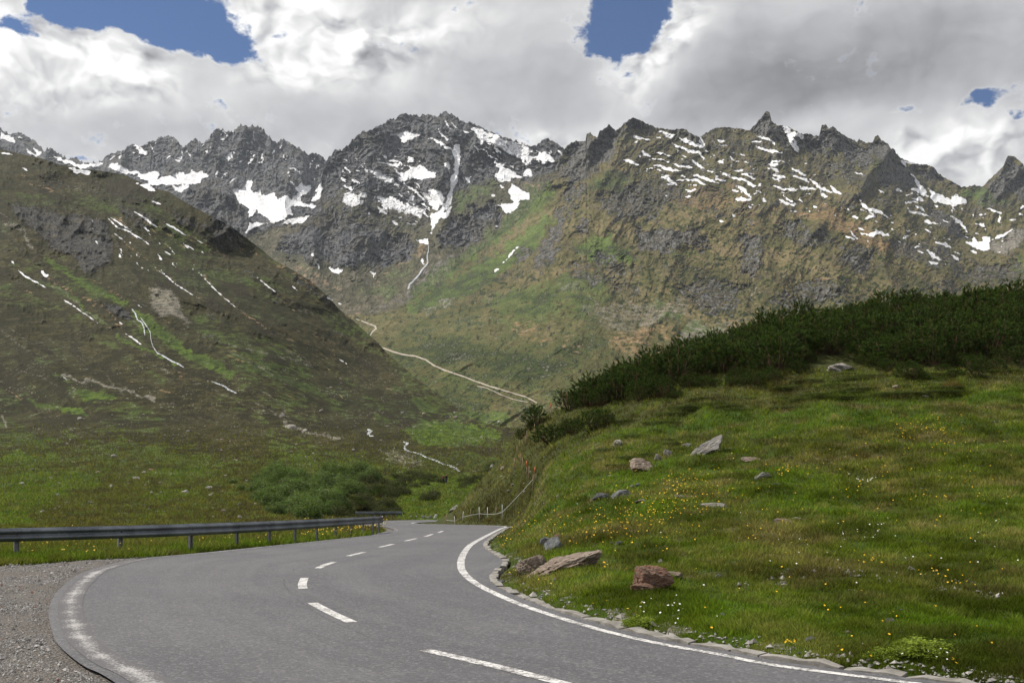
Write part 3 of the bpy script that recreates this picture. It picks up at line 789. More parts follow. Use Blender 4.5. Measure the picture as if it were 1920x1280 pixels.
SKY_A = "-400,250 -200,225 0,240 20,252 37,249 47,255 65,265 83,282 93,277 110,288 127,298 137,295 157,306 187,303 200,293 220,285 233,282 248,268 267,275 280,267 300,258 315,254 328,260 343,278 357,267 367,257 373,265 383,267 397,252 405,243 417,243 437,248 443,242 452,233 463,238 477,234 493,242 507,258 518,270 527,262 547,270 567,282 580,292 588,285 603,293 612,300 640,320 700,340 900,380"
LA = slope('snowy_mountain_range', SKY_A, "-400,420 300,430 500,480 700,480 900,500",
  {-400: [(420, 2900), (300, 3800), (225, 4300)], 200: [(425, 2800), (370, 3200), (330, 3700), (290, 4200)], 450: [(460, 2700), (400, 3150), (350, 3550), (233, 4100)], 600: [(480, 2600), (410, 3000), (370, 3400), (296, 3900)], 900: [(500, 2600), (380, 4000)]},
  -400, 800, 1.4, 170, mtn_relief(120, 330, 52, 11, .15, dip=.9), M_far, rockjag(3.4, 3, 11),
  label='distant grey mountain range with a snow field below its jagged crest', defaults={'rock': 1.0}, smooth=False)
LA2 = slope('dark_rock_spur', "250,420 300,385 337,367 350,357 360,350 375,341 385,333 398,329 408,333 420,342 432,350 447,378 458,392 467,407 490,430 520,450", "250,480 520,500",
  {250: [(480, 2300), (420, 2500)], 398: [(490, 2250), (420, 2450), (329, 2800)], 520: [(500, 2300), (450, 2400)]},
  250, 520, 1.4, 110, mtn_relief(70, 220, 44, 23, -.1, dip=.9), M_far, rockjag(2.5, 5, 9), label='small dark rock spur below the snow field of the far range', defaults={'rock': .95}, smooth=False)
SKY_B = "430,455 460,445 480,435 500,430 520,425 545,420 570,405 585,385 600,345 607,315 613,300 632,278 640,283 653,270 667,255 680,247 692,245 707,238 717,235 730,223 740,223 753,212 770,215 787,217 795,213 813,218 820,217 833,209 843,212 857,220 870,228 883,230 900,238 923,248 943,258 967,263 983,270 997,273 1007,273 1017,263 1027,260 1040,267 1057,278 1090,300 1200,400"
LB = slope('snowy_mountain', SKY_B, "430,600 700,625 900,600 1200,560",
  {430: [(600, 1800), (455, 2300)], 550: [(600, 1600), (540, 1850), (500, 2050), (420, 2500)], 700: [(620, 1450), (585, 1700), (520, 2050), (400, 2550), (300, 2950), (238, 3250)],
   840: [(620, 1450), (585, 1700), (500, 2150), (400, 2550), (300, 2950), (210, 3300)], 960: [(600, 1600), (430, 2350), (330, 2850), (262, 3200)], 1060: [(580, 1700), (400, 2500), (278, 3100)], 1200: [(560, 1800), (400, 2800)]},
  430, 1200, 1.3, 330, mtn_relief(110, 300, 50, 37, .1, dip=.7), M_far, rockjag(2.8, 8, 11),
  label='central dark rocky mountain with a long snow couloir', defaults={'rock': .12}, smooth=False)
SKY_C = "620,590 700,590 740,581 770,566 800,542 840,515 870,490 900,468 940,440 960,425 985,400 1000,380 1020,357 1033,327 1047,303 1059,278 1070,268 1081,263 1090,265 1098,265 1100,250 1107,248 1112,255 1120,257 1124,246 1135,240 1141,233 1154,245 1161,241 1169,232 1177,227 1186,221 1200,225 1216,233 1234,240 1250,242 1260,244 1273,241 1284,241 1294,249 1302,254 1315,256 1325,248 1339,241 1359,238 1375,240 1391,242 1404,245 1414,236 1422,226 1431,216 1434,210 1437,208 1443,211 1447,228 1458,235 1469,236 1476,237 1493,246 1506,252 1518,250 1527,255 1536,255 1541,236 1548,232 1555,242 1562,237 1576,249 1589,258 1607,265 1611,260 1618,266 1636,268 1641,256 1646,253 1654,263 1665,270 1670,278 1678,279 1680,287 1691,297 1706,304 1722,308 1738,309 1751,314 1761,326 1774,334 1790,343 1803,351 1816,349 1826,347 1844,349 1857,334 1870,323 1883,310 1887,295 1893,291 1904,295 1912,302 1920,310 1960,335 2050,300 2320,290"
def c_dark(PX, PY):
    return .62*sstep(fbm(PX/13, PY/7.5, 5, 701, .62)+.35*fbm(PX/60, PY/30, 2, 702), .12, .42)*sstep(PY, 440, 540)+.75*sstep(fbm((PX+PY*.6)/9, PY/10, 5, 703, .6), .30, .52)*sstep(PY, 300, 380)
def d_dark(PX, PY):
    p, q = dpq(PX, PY); up = sstep(fbm(p/9, q/34, 5, 711, .62)+.3*fbm(p/50, q/90, 2, 712), .10, .45)*sstep(870-PY, 0, 60)
    lo = sstep(fbm(PX/15, PY/5.5, 5, 713, .6)+.35*fbm(PX/70, PY/22, 2, 714), .06, .36)*sstep(PY, 790, 860); return .85*np.maximum(up*.8, lo)
def c_scree(PX, PY, c):
    return np.maximum(c, .85*sstep(fbm(PX/3.4, PY/2.4, 3, 721), .42, .6)*sstep(fbm(PX/50, PY/35, 3, 722), -.1, .3)*sstep(PY, 380, 470))
C_RIBS = [(75, 34, [(1180, 225), (1140, 320), (1080, 430), (1010, 550)]), (70, 38, [(1359, 238), (1335, 330), (1290, 430), (1240, 540)]), (75, 36, [(1437, 208), (1480, 330), (1530, 430), (1565, 560)]), (65, 34, [(1641, 256), (1665, 350), (1725, 450), (1770, 540)]), (60, 30, [(1550, 240), (1590, 330), (1640, 400), (1665, 470)]),
 (-60, 22, [(1315, 256), (1312, 340), (1400, 420), (1412, 600)]), (-50, 20, [(1495, 250), (1560, 360), (1625, 470), (1640, 560)]), (-55, 22, [(1700, 300), (1745, 390), (1845, 470)]), (-50, 22, [(1240, 400), (1190, 500), (1150, 620)]), (-45, 18, [(1080, 380), (1030, 470), (960, 560)]), (50, 26, [(1893, 291), (1870, 380), (1850, 450)])]
def c_relief(PX, PY, Y0, C, s):
    f = mtn_relief(135, 260, 50, 51, -.25, 2.0, .28, dip=.5)(PX, PY, Y0, C, s)
    for amp, w_, pl in C_RIBS:
        q_ = np.array(pl, float); dm = np.full(PX.shape, 1e9); wpx = PX+10*fbm(PX/30, PY/30, 3, 801); wpy = PY
        for i_ in range(len(q_)-1): dm = np.minimum(dm, _seg(wpx, wpy, q_[i_], q_[i_+1])[0])
        f = f - amp*np.exp(-dm/w_*1.1)*(Y0/2500.)*sstep(PY, q_[0][1]-30, q_[0][1]+40)*(1-sstep(PY, q_[-1][1]-30, q_[-1][1]+70))
    # gullies running down to the left on the grassy flank
    a = (PX-960)/F*2000.; b = (HZ-PY)/F*2000.*1.3
    p = a*.62-b*.78; q = a*.78+b*.62
    fl = sstep(1120-PX, -60, 120)*sstep(PY, 360, 430)
    f = f*(1-.6*fl) - fl*22*ridged(p/90, q/520, 4, 77, .5)
    # the dark wall under the left crest stands forward on its upper left edge
    return f*sstep(s, 0, .12)*1.0
LC = slope('rocky_mountain', SKY_C, "620,800 700,800 1000,840 1200,800 1400,720 1600,690 2320,690",
  {620: [(800, 700), (590, 1650)], 700: [(800, 600), (720, 760), (690, 900), (660, 1050), (630, 1250), (592, 1600)], 800: [(820, 480), (760, 640), (700, 820), (660, 1000), (620, 1300), (580, 1650), (542, 1900)],
   900: [(830, 450), (790, 520), (740, 640), (690, 800), (640, 1020), (580, 1400), (520, 1800), (468, 2080)], 1000: [(840, 430), (800, 480), (750, 600), (700, 720), (600, 1150), (500, 1650), (380, 2350)],
   1100: [(820, 430), (750, 580), (700, 700), (600, 1080), (500, 1500), (400, 1930), (250, 2600)], 1300: [(760, 600), (700, 750), (600, 1100), (500, 1500), (400, 1900), (300, 2350), (250, 2600)],
   1500: [(700, 750), (600, 1100), (500, 1500), (400, 1900), (300, 2400), (250, 2700)], 1700: [(690, 800), (600, 1150), (500, 1550), (400, 2100), (300, 2800)], 1900: [(690, 850), (600, 1200), (500, 1650), (400, 2400), (300, 3000)], 2320: [(690, 850), (290, 3200)]},
  620, 2240, 1.35, 470, c_relief, M_mid, rockjag(1.6, 12, 9), label='broad rocky mountain with scattered snow patches above the right hill',
  dark=c_dark, defaults={'scree': c_scree, 'green': lambda PX, PY, c: np.maximum(c, .42*sstep(PY, 520, 600)*sstep(1300-PX, 0, 200)), 'rock': lambda PX, PY, c: np.maximum(c, .12+.40*sstep(1120-PX, 100, -100)*(.6+.4*sstep(620-PY, 0, 200))*(1-.4*sstep(PY, 380, 420)))}, smooth=False)
SKY_D = "-400,200 -150,262 0,279 33,287 77,297 110,308 160,317 200,322 233,328 260,340 287,352 317,360 337,373 367,390 400,407 430,422 467,450 493,470 513,487 547,505 580,525 617,557 634,578 657,596 683,620 704,638 728,664 754,685 782,711 808,729 834,748 860,766 881,779 912,794 960,802 1050,812"
def rb(py): return float(RY(py))
def d_relief(PX, PY, Y0, C, s):
    a = (PX-960)/F*600.; b = (HZ-PY)/F*600.*1.3
    sl = sstep(880-PY, 0, 90)
    p = a*.55+b*.83; q = a*.83-b*.55                     # p: across the gullies that run down to the right
    wr = fbm(a/120, b/120, 3, 61)*14
    R = ridged((p+wr)/58, (q+wr)/420, 4, 62, .5)
    rkk = np.clip(C['rock'], 0, 1)
    R2 = ridged(a/13, b/20, 5, 63, .58); R3 = fbm(a/3.2, b/3.2, 4, 64, .6)
    up = sl*(15*R*sstep(s, 1.02, .9) + R2*(1.0+5.5*rkk) + R3*(.5+1.3*rkk) + 10*fbm(a/70, b/50, 3, 65))*(Y0/600.)
    lo = (1-sl)*(.030*Y0*fbm(PX/80, PY/24, 4, 66, .5))*sstep(s, 0, .15)
    return -up + lo
def dpq(PX, PY):
    a = (PX-960)/F*600.; b = (HZ-PY)/F*600.*1.3; wr = fbm(a/90, b/90, 3, 71)*10; p = a*.60+b*.80+wr; q = a*.80-b*.60; return p, q
def dgreen(PX, PY, c):
    p, q = dpq(PX, PY); return np.maximum(c, .38*sstep(PY, 800, 880)+.12+.26*sstep(fbm(p/22, q/120, 4, 72), .0, .35)*sstep(900-PY, 0, 60))
def drock(PX, PY, c):
    p, q = dpq(PX, PY); up = sstep(760-PY, 0, 160)*sstep(PX, -50, 60); return np.maximum(c, .40*up*sstep(fbm(p/16, q/26, 5, 73, .6)+.3*fbm(p/60, q/60, 2, 74), .16, .42))
def docre(PX, PY, c):
    p, q = dpq(PX, PY); line = 1-np.abs(perlin(p/17, q/210, 75)); return np.maximum(c, .55*sstep(line, .965, .99)*sstep(fbm(p/40, q/60, 3, 76), -.05, .25)*sstep(850-PY, 0, 120))
def dscree(PX, PY, c):
    p, q = dpq(PX, PY); line = 1-np.abs(perlin(p/24+7, q/260, 77)); return np.maximum(np.maximum(c, .9*sstep(fbm(PX/3.4, PY/2.2, 3, 731), .47, .62)*sstep(fbm(PX/60, PY/25, 3, 732), -.05, .3)*sstep(PY, 560, 700)), .52*sstep(line, .96, .99)*sstep(fbm(p/30, q/70, 3, 78), .05, .3)*sstep(880-PY, 0, 60))
BASE_D = "-400,1085 0,1062 130,1052 220,1046 300,1043 365,1038.5 474,1027.5 583,1017 656,1008.5 700,1003 721,997.5 727,992 735,977 760,975.6 800,975 830,973 1050,960"
LD = slope('hillside', SKY_D, BASE_D,
  {-400: [(1085, rb(1085)), (1000, 26), (950, 48), (900, 90), (850, 140), (780, 220), (600, 400), (400, 650), (200, 950)],
   0: [(1062, rb(1062)), (1040, 22.5), (1000, 36), (950, 66), (900, 112), (850, 175), (780, 265), (600, 450), (400, 710), (279, 950)],
   250: [(1045, rb(1045)), (1030, 25.5), (1000, 42), (950, 75), (900, 118), (850, 180), (780, 270), (600, 460), (450, 720), (334, 920)],
   500: [(1025.5, rb(1025.5)), (1012, 33), (975, 58), (940, 92), (900, 132), (860, 190), (800, 290), (700, 410), (600, 570), (476, 850)],
   640: [(1009, rb(1009)), (990, 48), (965, 92), (930, 128), (900, 166), (870, 208), (820, 305), (760, 440), (700, 590), (585, 800)],
   665: [(1006.5, rb(1006.5)), (992, 50), (976, 104), (972, 115), (965, 119), (930, 139), (900, 170), (870, 210), (820, 310), (760, 450), (605, 790)],
   690: [(1004, rb(1004)), (992, 52), (976, 108), (972, 117), (965, 121), (930, 140), (900, 168), (870, 208), (820, 305), (760, 440), (700, 600), (628, 785)],
   722: [(997, rb(997)), (988, 60), (976, 108), (972, 117), (965, 121), (930, 140), (900, 174), (870, 214), (820, 318), (760, 468), (660, 775)],
   738: [(976.5, rb(976.5)), (973.2, 115), (965, 121), (930, 140), (900, 175), (870, 215), (820, 320), (760, 470), (672, 740)],
   850: [(972, rb(975)), (940, 140), (905, 195), (885, 230), (850, 300), (820, 370), (758, 560)],
   1050: [(960, 110), (905, 195), (850, 290), (812, 420)]},
  -400, 1050, 1.25, 560, d_relief, M_slope, None, back=.3, cwarp=5, bypy=True, label='steep heather slope with grassy flats at its foot left of the road', sig=6, dark=d_dark, defaults={'green': dgreen, 'rock': drock, 'ochre': docre, 'scree': dscree})
# ---------------------------------------------------------------- road edges in plan
def RPs(s): return [RP(*q) for q in P2(s)]
Lk = [(10, -14), (5.5, -6), (2.2, -.5), (-.7, 4.2)] + RPs("219,1280 157,1248 109,1208 97,1179 91,1150 97,1124 113,1102 146,1077 182,1064 255,1047 365,1037 474,1026 583,1015 656,1007 700,1002 721,996 739,993.5") + [(-8.0, 61), (-11.2, 66.5), (-13.8, 73), (-15, 81), (-14.4, 90), (-11.6, 98), (-7, 103), (0, 106), (10, 109)]
Rk = [(18, -12), (13, -4), (9.5, 1.5), (6.2, 5.2)] + RPs("1750,1283 1460,1246 1360,1226 1251,1207 1141,1182 1047,1154 985,1133 938,1113 901,1094 879,1076 871,1060 874,1041 885,1024 897,1015 922,1001 941,991 951,987.5") + [(-.6, 62.5), (-2.0, 66.5), (-4.2, 69.5), (-6.4, 72.5), (-7.8, 78), (-7.2, 85), (-4.5, 90), (0, 94), (10, 98)]
def cr(P, n_=8):       # Catmull-Rom
    P = np.array(P); Q = np.vstack([2*P[0]-P[1], P, 2*P[-1]-P[-2]]); out = []
    for i in range(1, len(Q)-2):
        for j in range(n_):
            t = j/n_; a, b, c, d = Q[i-1], Q[i], Q[i+1], Q[i+2]
            out.append(.5*((2*b)+(-a+c)*t+(2*a-5*b+4*c-d)*t*t+(-a+3*b-3*c+d)*t**3))
    out.append(Q[-2]); return np.array(out)
ELft, ERgt = cr(Lk), cr(Rk)
ELft = gsm(ELft, 1.5, 0); ERgt = gsm(ERgt, 1.5, 0)
CEN = (ELft+ERgt)/2; HWd = np.hypot(*(ELft-ERgt).T)/2
def offs(P, d):        # offset polyline to its right
    t = np.gradient(P, axis=0); t /= np.hypot(t[:, 0], t[:, 1])[:, None]; return P+np.stack([t[:, 1], -t[:, 0]], -1)*np.asarray(d).reshape(-1, 1)
def polydist(X, Y, P, W=None):
    """distance to polyline, and signed side"""
    X = X.ravel(); Y = Y.ravel(); best = np.full(X.shape, 1e9); side = np.zeros(X.shape)
    for i in range(len(P)-1):
        a, b = P[i], P[i+1]; vx, vy = b-a; L_ = vx*vx+vy*vy+1e-9
        t = np.clip(((X-a[0])*vx+(Y-a[1])*vy)/L_, 0, 1); dx_ = X-a[0]-t*vx; dy_ = Y-a[1]-t*vy
        d = np.hypot(dx_, dy_); u = d < best; best = np.where(u, d, best); side = np.where(u, vx*dy_-vy*dx_, side)
    return best, np.sign(side)
# right side: verge strip outside of the white line (wide drain by the bend)
_pR = F*(-zr(ERgt[:, 1]))/np.maximum(ERgt[:, 1], .5)+HZ
extra = .16+.62*np.exp(-((_pR-1052)/24)**2)
SHO = offs(ERgt, extra)                      # outer side of the asphalt on the right
OUT = offs(ERgt, extra+.17)                  # outer side of the kerb stones
# ---------------------------------------------------------------- right hill: a true height field
def zz(py, Y): return (HZ-py)/F*Y
R_ = None
HC = {
 790: [(4, R_), (70, R_), (140, R_)],
 820: [(4, R_), (64, R_), (74, zz(975, 74)), (84, -4.2), (100, -6.5), (140, -12)],
 860: [(4, R_), (64, R_), (70, zz(958, 70)), (77, zz(932, 77)), (88, -4.2), (110, -9), (140, -14)],
 905: [(4, R_), (64, R_), (70, zz(945, 70)), (80, zz(882, 80)), (93, -4), (120, -11), (140, -14)],
 950: [(4, R_), (57, R_), (62, zz(968, 62)), (72, zz(900, 72)), (84, zz(831, 84)), (98, -2), (120, -9), (140, -13)],
 985: [(4, R_), (13.2, R_), (18, zz(1058, 18)), (26, zz(1010, 26)), (38, zz(960, 38)), (55, zz(905, 55)), (72, zz(843, 72)), (86, zz(794, 86)), (100, 0), (140, -11)],
 1040: [(4, R_), (11.8, R_), (15, zz(1090, 15)), (20, zz(1038, 20)), (28, zz(985, 28)), (40, zz(925, 40)), (56, zz(863, 56)), (72, zz(812, 72)), (87, zz(768, 87)), (100, 3), (140, -7)],
 1100: [(4, R_), (11, R_), (14, zz(1100, 14)), (20, zz(1025, 20)), (28, zz(962, 28)), (40, zz(895, 40)), (56, zz(832, 56)), (70, zz(786, 70)), (85, zz(746, 85)), (100, 5), (140, -5)],
 1200: [(4, R_), (10, R_), (13, zz(1118, 13)), (19, zz(1030, 19)), (28, zz(945, 28)), (40, zz(872, 40)), (54, zz(805, 54)), (68, zz(752, 68)), (85, zz(718, 85)), (102, 7), (140, -3)],
 1350: [(4, R_), (8.9, R_), (12, zz(1140, 12)), (18, zz(1030, 18)), (27, zz(940, 27)), (38, zz(862, 38)), (52, zz(785, 52)), (66, zz(722, 66)), (86, zz(660, 86)), (106, 9.5), (150, 0)],
 1560: [(4, R_), (8, R_), (11, zz(1155, 11)), (17, zz(1040, 17)), (26, zz(930, 26)), (37, zz(842, 37)), (50, zz(765, 50)), (64, zz(700, 64)), (92, zz(605, 92)), (110, 14), (150, 4)],
 1750: [(4, R_), (7.4, R_), (10.5, zz(1172, 10.5)), (16, zz(1050, 16)), (25, zz(932, 25)), (36, zz(838, 36)), (50, zz(750, 50)), (64, zz(688, 64)), (94, zz(588, 94)), (112, 15.5), (150, 6)],
 1950: [(4, R_), (6.8, R_), (10, zz(1185, 10)), (15.5, zz(1060, 15.5)), (24, zz(935, 24)), (35, zz(838, 35)), (49, zz(745, 49)), (63, zz(680, 63)), (95, zz(570, 95)), (114, 17), (150, 8)],
 2400: [(4, R_), (6, R_), (10, zz(1170, 10)), (15, zz(1050, 15)), (24, zz(925, 24)), (35, zz(825, 35)), (49, zz(735, 49)), (63, zz(670, 63)), (95, zz(545, 95)), (114, 19), (150, 11)]}
hpx = np.arange(790, 2402, 1.6); hY = np.exp(np.linspace(math.log(4.0), math.log(140.), 760))
lY = np.log(hY); hk = sorted(HC); TT = []
for c in hk:
    pts = [(math.log(y), (float(zr(y)) if z is None else z)) for y, z in HC[c]]
    # keep road heights along the whole flat stretch
    yy = []; zz_ = []
    for i, (y, z) in enumerate(HC[c]):
        if z is None and i+1 < len(HC[c]) and HC[c][i+1][1] is None:
            for t in np.linspace(y, HC[c][i+1][0], 12)[:-1]: yy.append(math.log(t)); zz_.append(float(zr(t)))
        else: yy.append(math.log(y)); zz_.append(float(zr(y)) if z is None else z)
    TT.append(np.interp(lY, yy, zz_))
TT = np.array(TT); HZg = np.array([np.interp(hpx, hk, TT[:, j]) for j in range(len(hY))])
HZg = gsm(gsm(HZg, 8, 0), 14, 1)
HX = (hpx[None]-960)/F*hY[:, None]; HY = np.broadcast_to(hY[:, None], HX.shape).copy()
dO, sO = polydist(HX, HY, OUT); dist = (dO*-sO).reshape(HX.shape)          # >0: right of the kerb
ZR = zr(HY); w = sstep(dist, -.05, 2.2)
und = sstep(hpx, 810, 900)[None]*.30*fbm(HX/6.5, HY/6.5, 3, 91)*sstep(HY, 12, 30) + .09*fbm(HX/1.7, HY/1.7, 4, 92)+.02*fbm(HX/.4, HY/.4, 2, 93)
und += .55*fbm(HX/11, HY/11, 3, 94)*sstep(HY, 40, 60)
bank = .30*sstep(dist, .05, 1.3)*np.exp(-np.maximum(dist-1.3, 0)/6)*sstep(HY, 40, 24)
HZf = np.where(dist <= 0, ZR-.14, (ZR-.02)*(1-w)+(HZg+und)*w + bank*(1-w) + .055*sstep(dist, 0, .12)*sstep(HY, 50, 30))
HZf = np.where(dist > 0, np.maximum(HZf, ZR-.9-1e9*(HY > 60)), HZf)
# ground cover attributes of the hill, from noise and slope
g1 = fbm(HX/3.2, HY/4.5, 4, 95); g2 = fbm(HX/9, HY/12, 3, 96); g3 = fbm(HX/1.1, HY/1.1, 3, 97)
HPY = HZ-F*HZf/HY
farh = sstep(HY, 45, 62)                                     # heather and juniper near the pines
dry = np.clip(.42+.55*g1+.35*g3+0.50*sstep(1150-hpx[None], 0, 200)*sstep(HY, 14, 40)*sstep(960-HPY, -80, 40), 0, 1)
grn = np.clip(.55-.5*g2+.2*g3 - .45*farh, 0, 1)
rnear = np.clip(.75*sstep(fbm(HX/.9, HY/.9, 4, 98), .22, .5)*sstep(g1, .0, .25)*sstep(14-HY, -2, 4) + .6*sstep(1.2-dist, 0, 1)*sstep(fbm(HX/.5, HY/.5, 3, 99), 0, .3)*(HY < 30), 0, 1)
hn, hc = HX.shape
hm = npmesh('grassy_hill', np.stack([HX, HY, HZf], -1).reshape(-1, 3), gridq(hn, hc), True, {'m1': np.stack([grn, dry, farh], -1).reshape(-1, 3), 'm2': np.stack([rnear, sstep(dist, 0, .4), 0*dry], -1).reshape(-1, 3)})
mh, k, b = mat('meadow_soil_and_turf'); tc = k.node('ShaderNodeTexCoord').outputs['Object']
c1 = k.node('ShaderNodeSeparateColor'); k.nt.links.new(k.attr('m1').outputs[0], c1.inputs[0]); c2 = k.node('ShaderNodeSeparateColor'); k.nt.links.new(k.attr('m2').outputs[0], c2.inputs[0])
n1 = k.noise(tc, 1.3, 6, .65); n2 = k.noise(tc, 7, 5, .7); n3 = k.noise(tc, .35, 4, .6)
ct = lambda x, a: k.mul(k.m('SUBTRACT', x, .5), a)
col = k.mix(k.ss(k.add(c1.outputs[0], ct(n1, .9), ct(n2, .5)), .3, .7), (.040, .048, .009), (.042, .078, .008))
col = k.mix(k.ss(k.add(c1.outputs[1], ct(n1, 1.0), ct(n2, .8)), .55, .9), col, (.12, .10, .045))
col = k.mix(k.ss(k.add(c1.outputs[2], ct(n1, 1.3), ct(n3, .8)), .5, .8), col, k.mix(k.ss(n1, .4, .6), (.038, .042, .012), (.060, .068, .018)))
col = k.mix(k.ss(k.add(c2.outputs[0], ct(n2, .8)), .45, .6), col, k.mix(k.ss(n2, .4, .65), (.12, .105, .085), (.26, .24, .21)))
col = k.mix(k.mul(n2, .30), col, (.008, .009, .004)); k.put(b.inputs['Base Color'], col)
bump(k, b, k.add(n1, k.mul(n2, .6)), 1.0, .12)
HILL = link('grassy_hill', hm, mh, label='green grassy hill rising right of the road', kind='structure')
# visible-surface lookup  (px,py) -> distance
_rows = np.arange(470, 1290.); _vis = np.full((len(_rows), hc), np.nan)
for i in range(hc):
    run = np.minimum.accumulate(HPY[:, i]); kk = np.concatenate([[True], np.diff(run) < -1e-6])
    _vis[:, i] = np.interp(-_rows, -run[kk], hY[kk], left=np.nan, right=np.nan)
def hill(px, py):
    px = np.asarray(px, float); py = np.asarray(py, float)
    i = np.clip(np.rint((px-790)/1.6).astype(int), 0, hc-1); j = np.clip(np.rint(py-470).astype(int), 0, len(_rows)-1)
    Yv = _vis[j, i]; return Yv
def hz(X, Y):          # height of the hill at a plan position
    px = 960+F*np.asarray(X)/Y; ci = np.clip((px-790)/1.6, 0, hc-1.001); ri = np.clip((np.log(Y)-lY[0])/(lY[1]-lY[0]), 0, hn-1.001)
    i = ci.astype(int); j = ri.astype(int); f = ci-i; g_ = ri-j
    return (HZf[j, i]*(1-f)+HZf[j, i+1]*f)*(1-g_)+(HZf[j+1, i]*(1-f)+HZf[j+1, i+1]*f)*g_
def hdist(X, Y):
    px = 960+F*np.asarray(X)/Y; i = np.clip(np.rint((px-790)/1.6).astype(int), 0, hc-1); j = np.clip(np.rint((np.log(Y)-lY[0])/(lY[1]-lY[0])).astype(int), 0, hn-1); return dist[j, i]
def hp(px, py):
    Yv = float(hill(px, py))
    if not np.isfinite(Yv): Yv = float(np.nanmax(_vis[:, int((px-790)/1.6)]))
    x = (px-960)/F*Yv; return Vector((x, Yv, float(hz(x, Yv))))

# ---------------------------------------------------------------- near ground (gravel lay-by, shoulders) and the wide valley floor beneath everything
gx = np.concatenate([np.linspace(-60, -16, 30), np.linspace(-15.5, 12, 260), np.linspace(13, 60, 30)]); gy = np.concatenate([np.linspace(-40, 3, 40), np.linspace(3.2, 30, 260), np.linspace(31, 135, 120)])
GX, GY = np.meshgrid(gx, gy); dL, sL = polydist(GX, GY, ELft); dl = (dL*sL).reshape(GX.shape)    # >0: left of the road
nz_ = (.03*fbm(GX/1.3, GY/1.3, 3, 101)+.012*fbm(GX/.25, GY/.25, 3, 102))*sstep(dl, .0, .8)
GZ = zr(GY)-.035+nz_+.03*sstep(dl, .0, .12)
GZ = np.where((dl < -1.0), zr(GY)-.2, GZ)
_gp = np.where(GY > 4, HZ-F*zr(GY)/np.maximum(GY, 4), 5000); _gq = 960+F*GX/np.maximum(GY, 4)
GZ = np.where((GY > 4) & (dl > .12) & (_gp < np.interp(_gq, LD.px, LD.ba)+1), zr(GY)-.6, GZ)
gm = npmesh('ground', np.stack([GX, GY, GZ], -1).reshape(-1, 3), gridq(len(gy), len(gx)), True)
mg, k, b = mat('gravel_ground'); tc = k.node('ShaderNodeTexCoord').outputs['Object']
n1 = k.noise(tc, .8, 5, .6); n2 = k.noise(tc, 30, 4, .75); n3 = k.noise(tc, 6, 5, .7)
vo = k.node('ShaderNodeTexVoronoi'); k.put(vo.inputs['Vector'], tc); vo.inputs['Scale'].default_value = 38
vcol = k.node('ShaderNodeSeparateColor'); k.nt.links.new(vo.outputs['Color'], vcol.inputs[0])
col = k.mix(k.ss(n1, .35, .65), (.20, .178, .155), (.25, .23, .22)); col = k.mix(k.ss(n3, .4, .7), col, (.17, .16, .155))
col = k.mix(k.mul(k.ss(vcol.outputs[0], .2, 1.0), .55), col, (.32, .30, .28)); col = k.mix(k.mul(k.ss(vo.outputs['Distance'], .25, .6), .6), col, (.05, .045, .04))
col = k.mix(k.ss(n2, .55, .75), col, (.06, .055, .05)); k.put(b.inputs['Base Color'], col)
bump(k, b, k.add(k.mul(vo.outputs['Distance'], -1.2), n2, n3), 1.0, .025)
link('ground', gm, mg, kind='structure', label='pale gravel lay-by and road shoulder')
big = npmesh('valley_floor', np.array([[-30000, -30000, -60], [30000, -30000, -60], [30000, 30000, -60], [-30000, 30000, -60.]]), np.array([[0, 1, 2, 3]]))
link('valley_floor', big, M_slope, kind='structure', label='wide valley floor beneath the slopes')

# ---------------------------------------------------------------- road
def strip(P, Q, n_, z0, name, m, kind='structure', label=None, uv=True, thick=0):
    r = []; L_ = np.concatenate([[0], np.cumsum(np.hypot(*np.diff((P+Q)/2, axis=0).T))]); uvs = []
    for i in range(len(P)):
        for j in range(n_+1):
            t = j/n_; p = P[i]*(1-t)+Q[i]*t; r.append((p[0], p[1], float(zr(p[1]))+z0)); uvs.append((L_[i], t*np.hypot(*(P[i]-Q[i])), t))
    me = npmesh(name, np.array(r), gridq(len(P), n_+1)[:, ::-1] if False else gridq(len(P), n_+1), True, {'rd': np.array(uvs, np.float32)})
    return link(name, me, m, label=label, kind=kind)
ma, k, b = mat('asphalt'); tc = k.node('ShaderNodeTexCoord').outputs['Object']; rd = k.attr('rd').outputs[1]
rs = k.node('ShaderNodeSeparateXYZ'); k.put(rs.inputs[0], rd)
n1 = k.noise(tc, .35, 5, .6, .5); n2 = k.noise(tc, 90, 3, .8); n4 = k.noise(tc, 400, 2, .8); streak = k.noise(k.mapping(rd, (.05, 1.6, 0)), 1.0, 6, .62, .4); n5 = k.noise(tc, 3.0, 5, .7)
col = k.mix(k.ss(k.add(k.mul(n1, .5), k.mul(streak, .5)), .38, .62), (.064, .063, .071), (.096, .094, .102))
tyre = k.ss(k.noise(k.mapping(rd, (.035, 5.0, 0)), 1.0, 4, .6, .3), .60, .74); col = k.mix(k.mul(tyre, .6), col, (.055, .053, .056))
col = k.mix(k.mul(k.ss(n5, .52, .72), .35), col, (.13, .127, .132))
col = k.mix(k.mul(k.ss(n2, .5, .68), .6), col, (.22, .215, .22)); col = k.mix(k.mul(k.ss(n4, .55, .7), .4), col, (.04, .04, .042))
agg = k.node('ShaderNodeTexVoronoi'); k.put(agg.inputs['Vector'], tc); agg.inputs['Scale'].default_value = 42; ags = k.node('ShaderNodeSeparateColor'); k.nt.links.new(agg.outputs['Color'], ags.inputs[0])
col = k.mix(k.mul(k.ss(ags.outputs[0], .72, .95), .55), col, (.20, .195, .20)); col = k.mix(k.mul(k.ss(ags.outputs[1], .75, .95), .45), col, (.045, .044, .048))
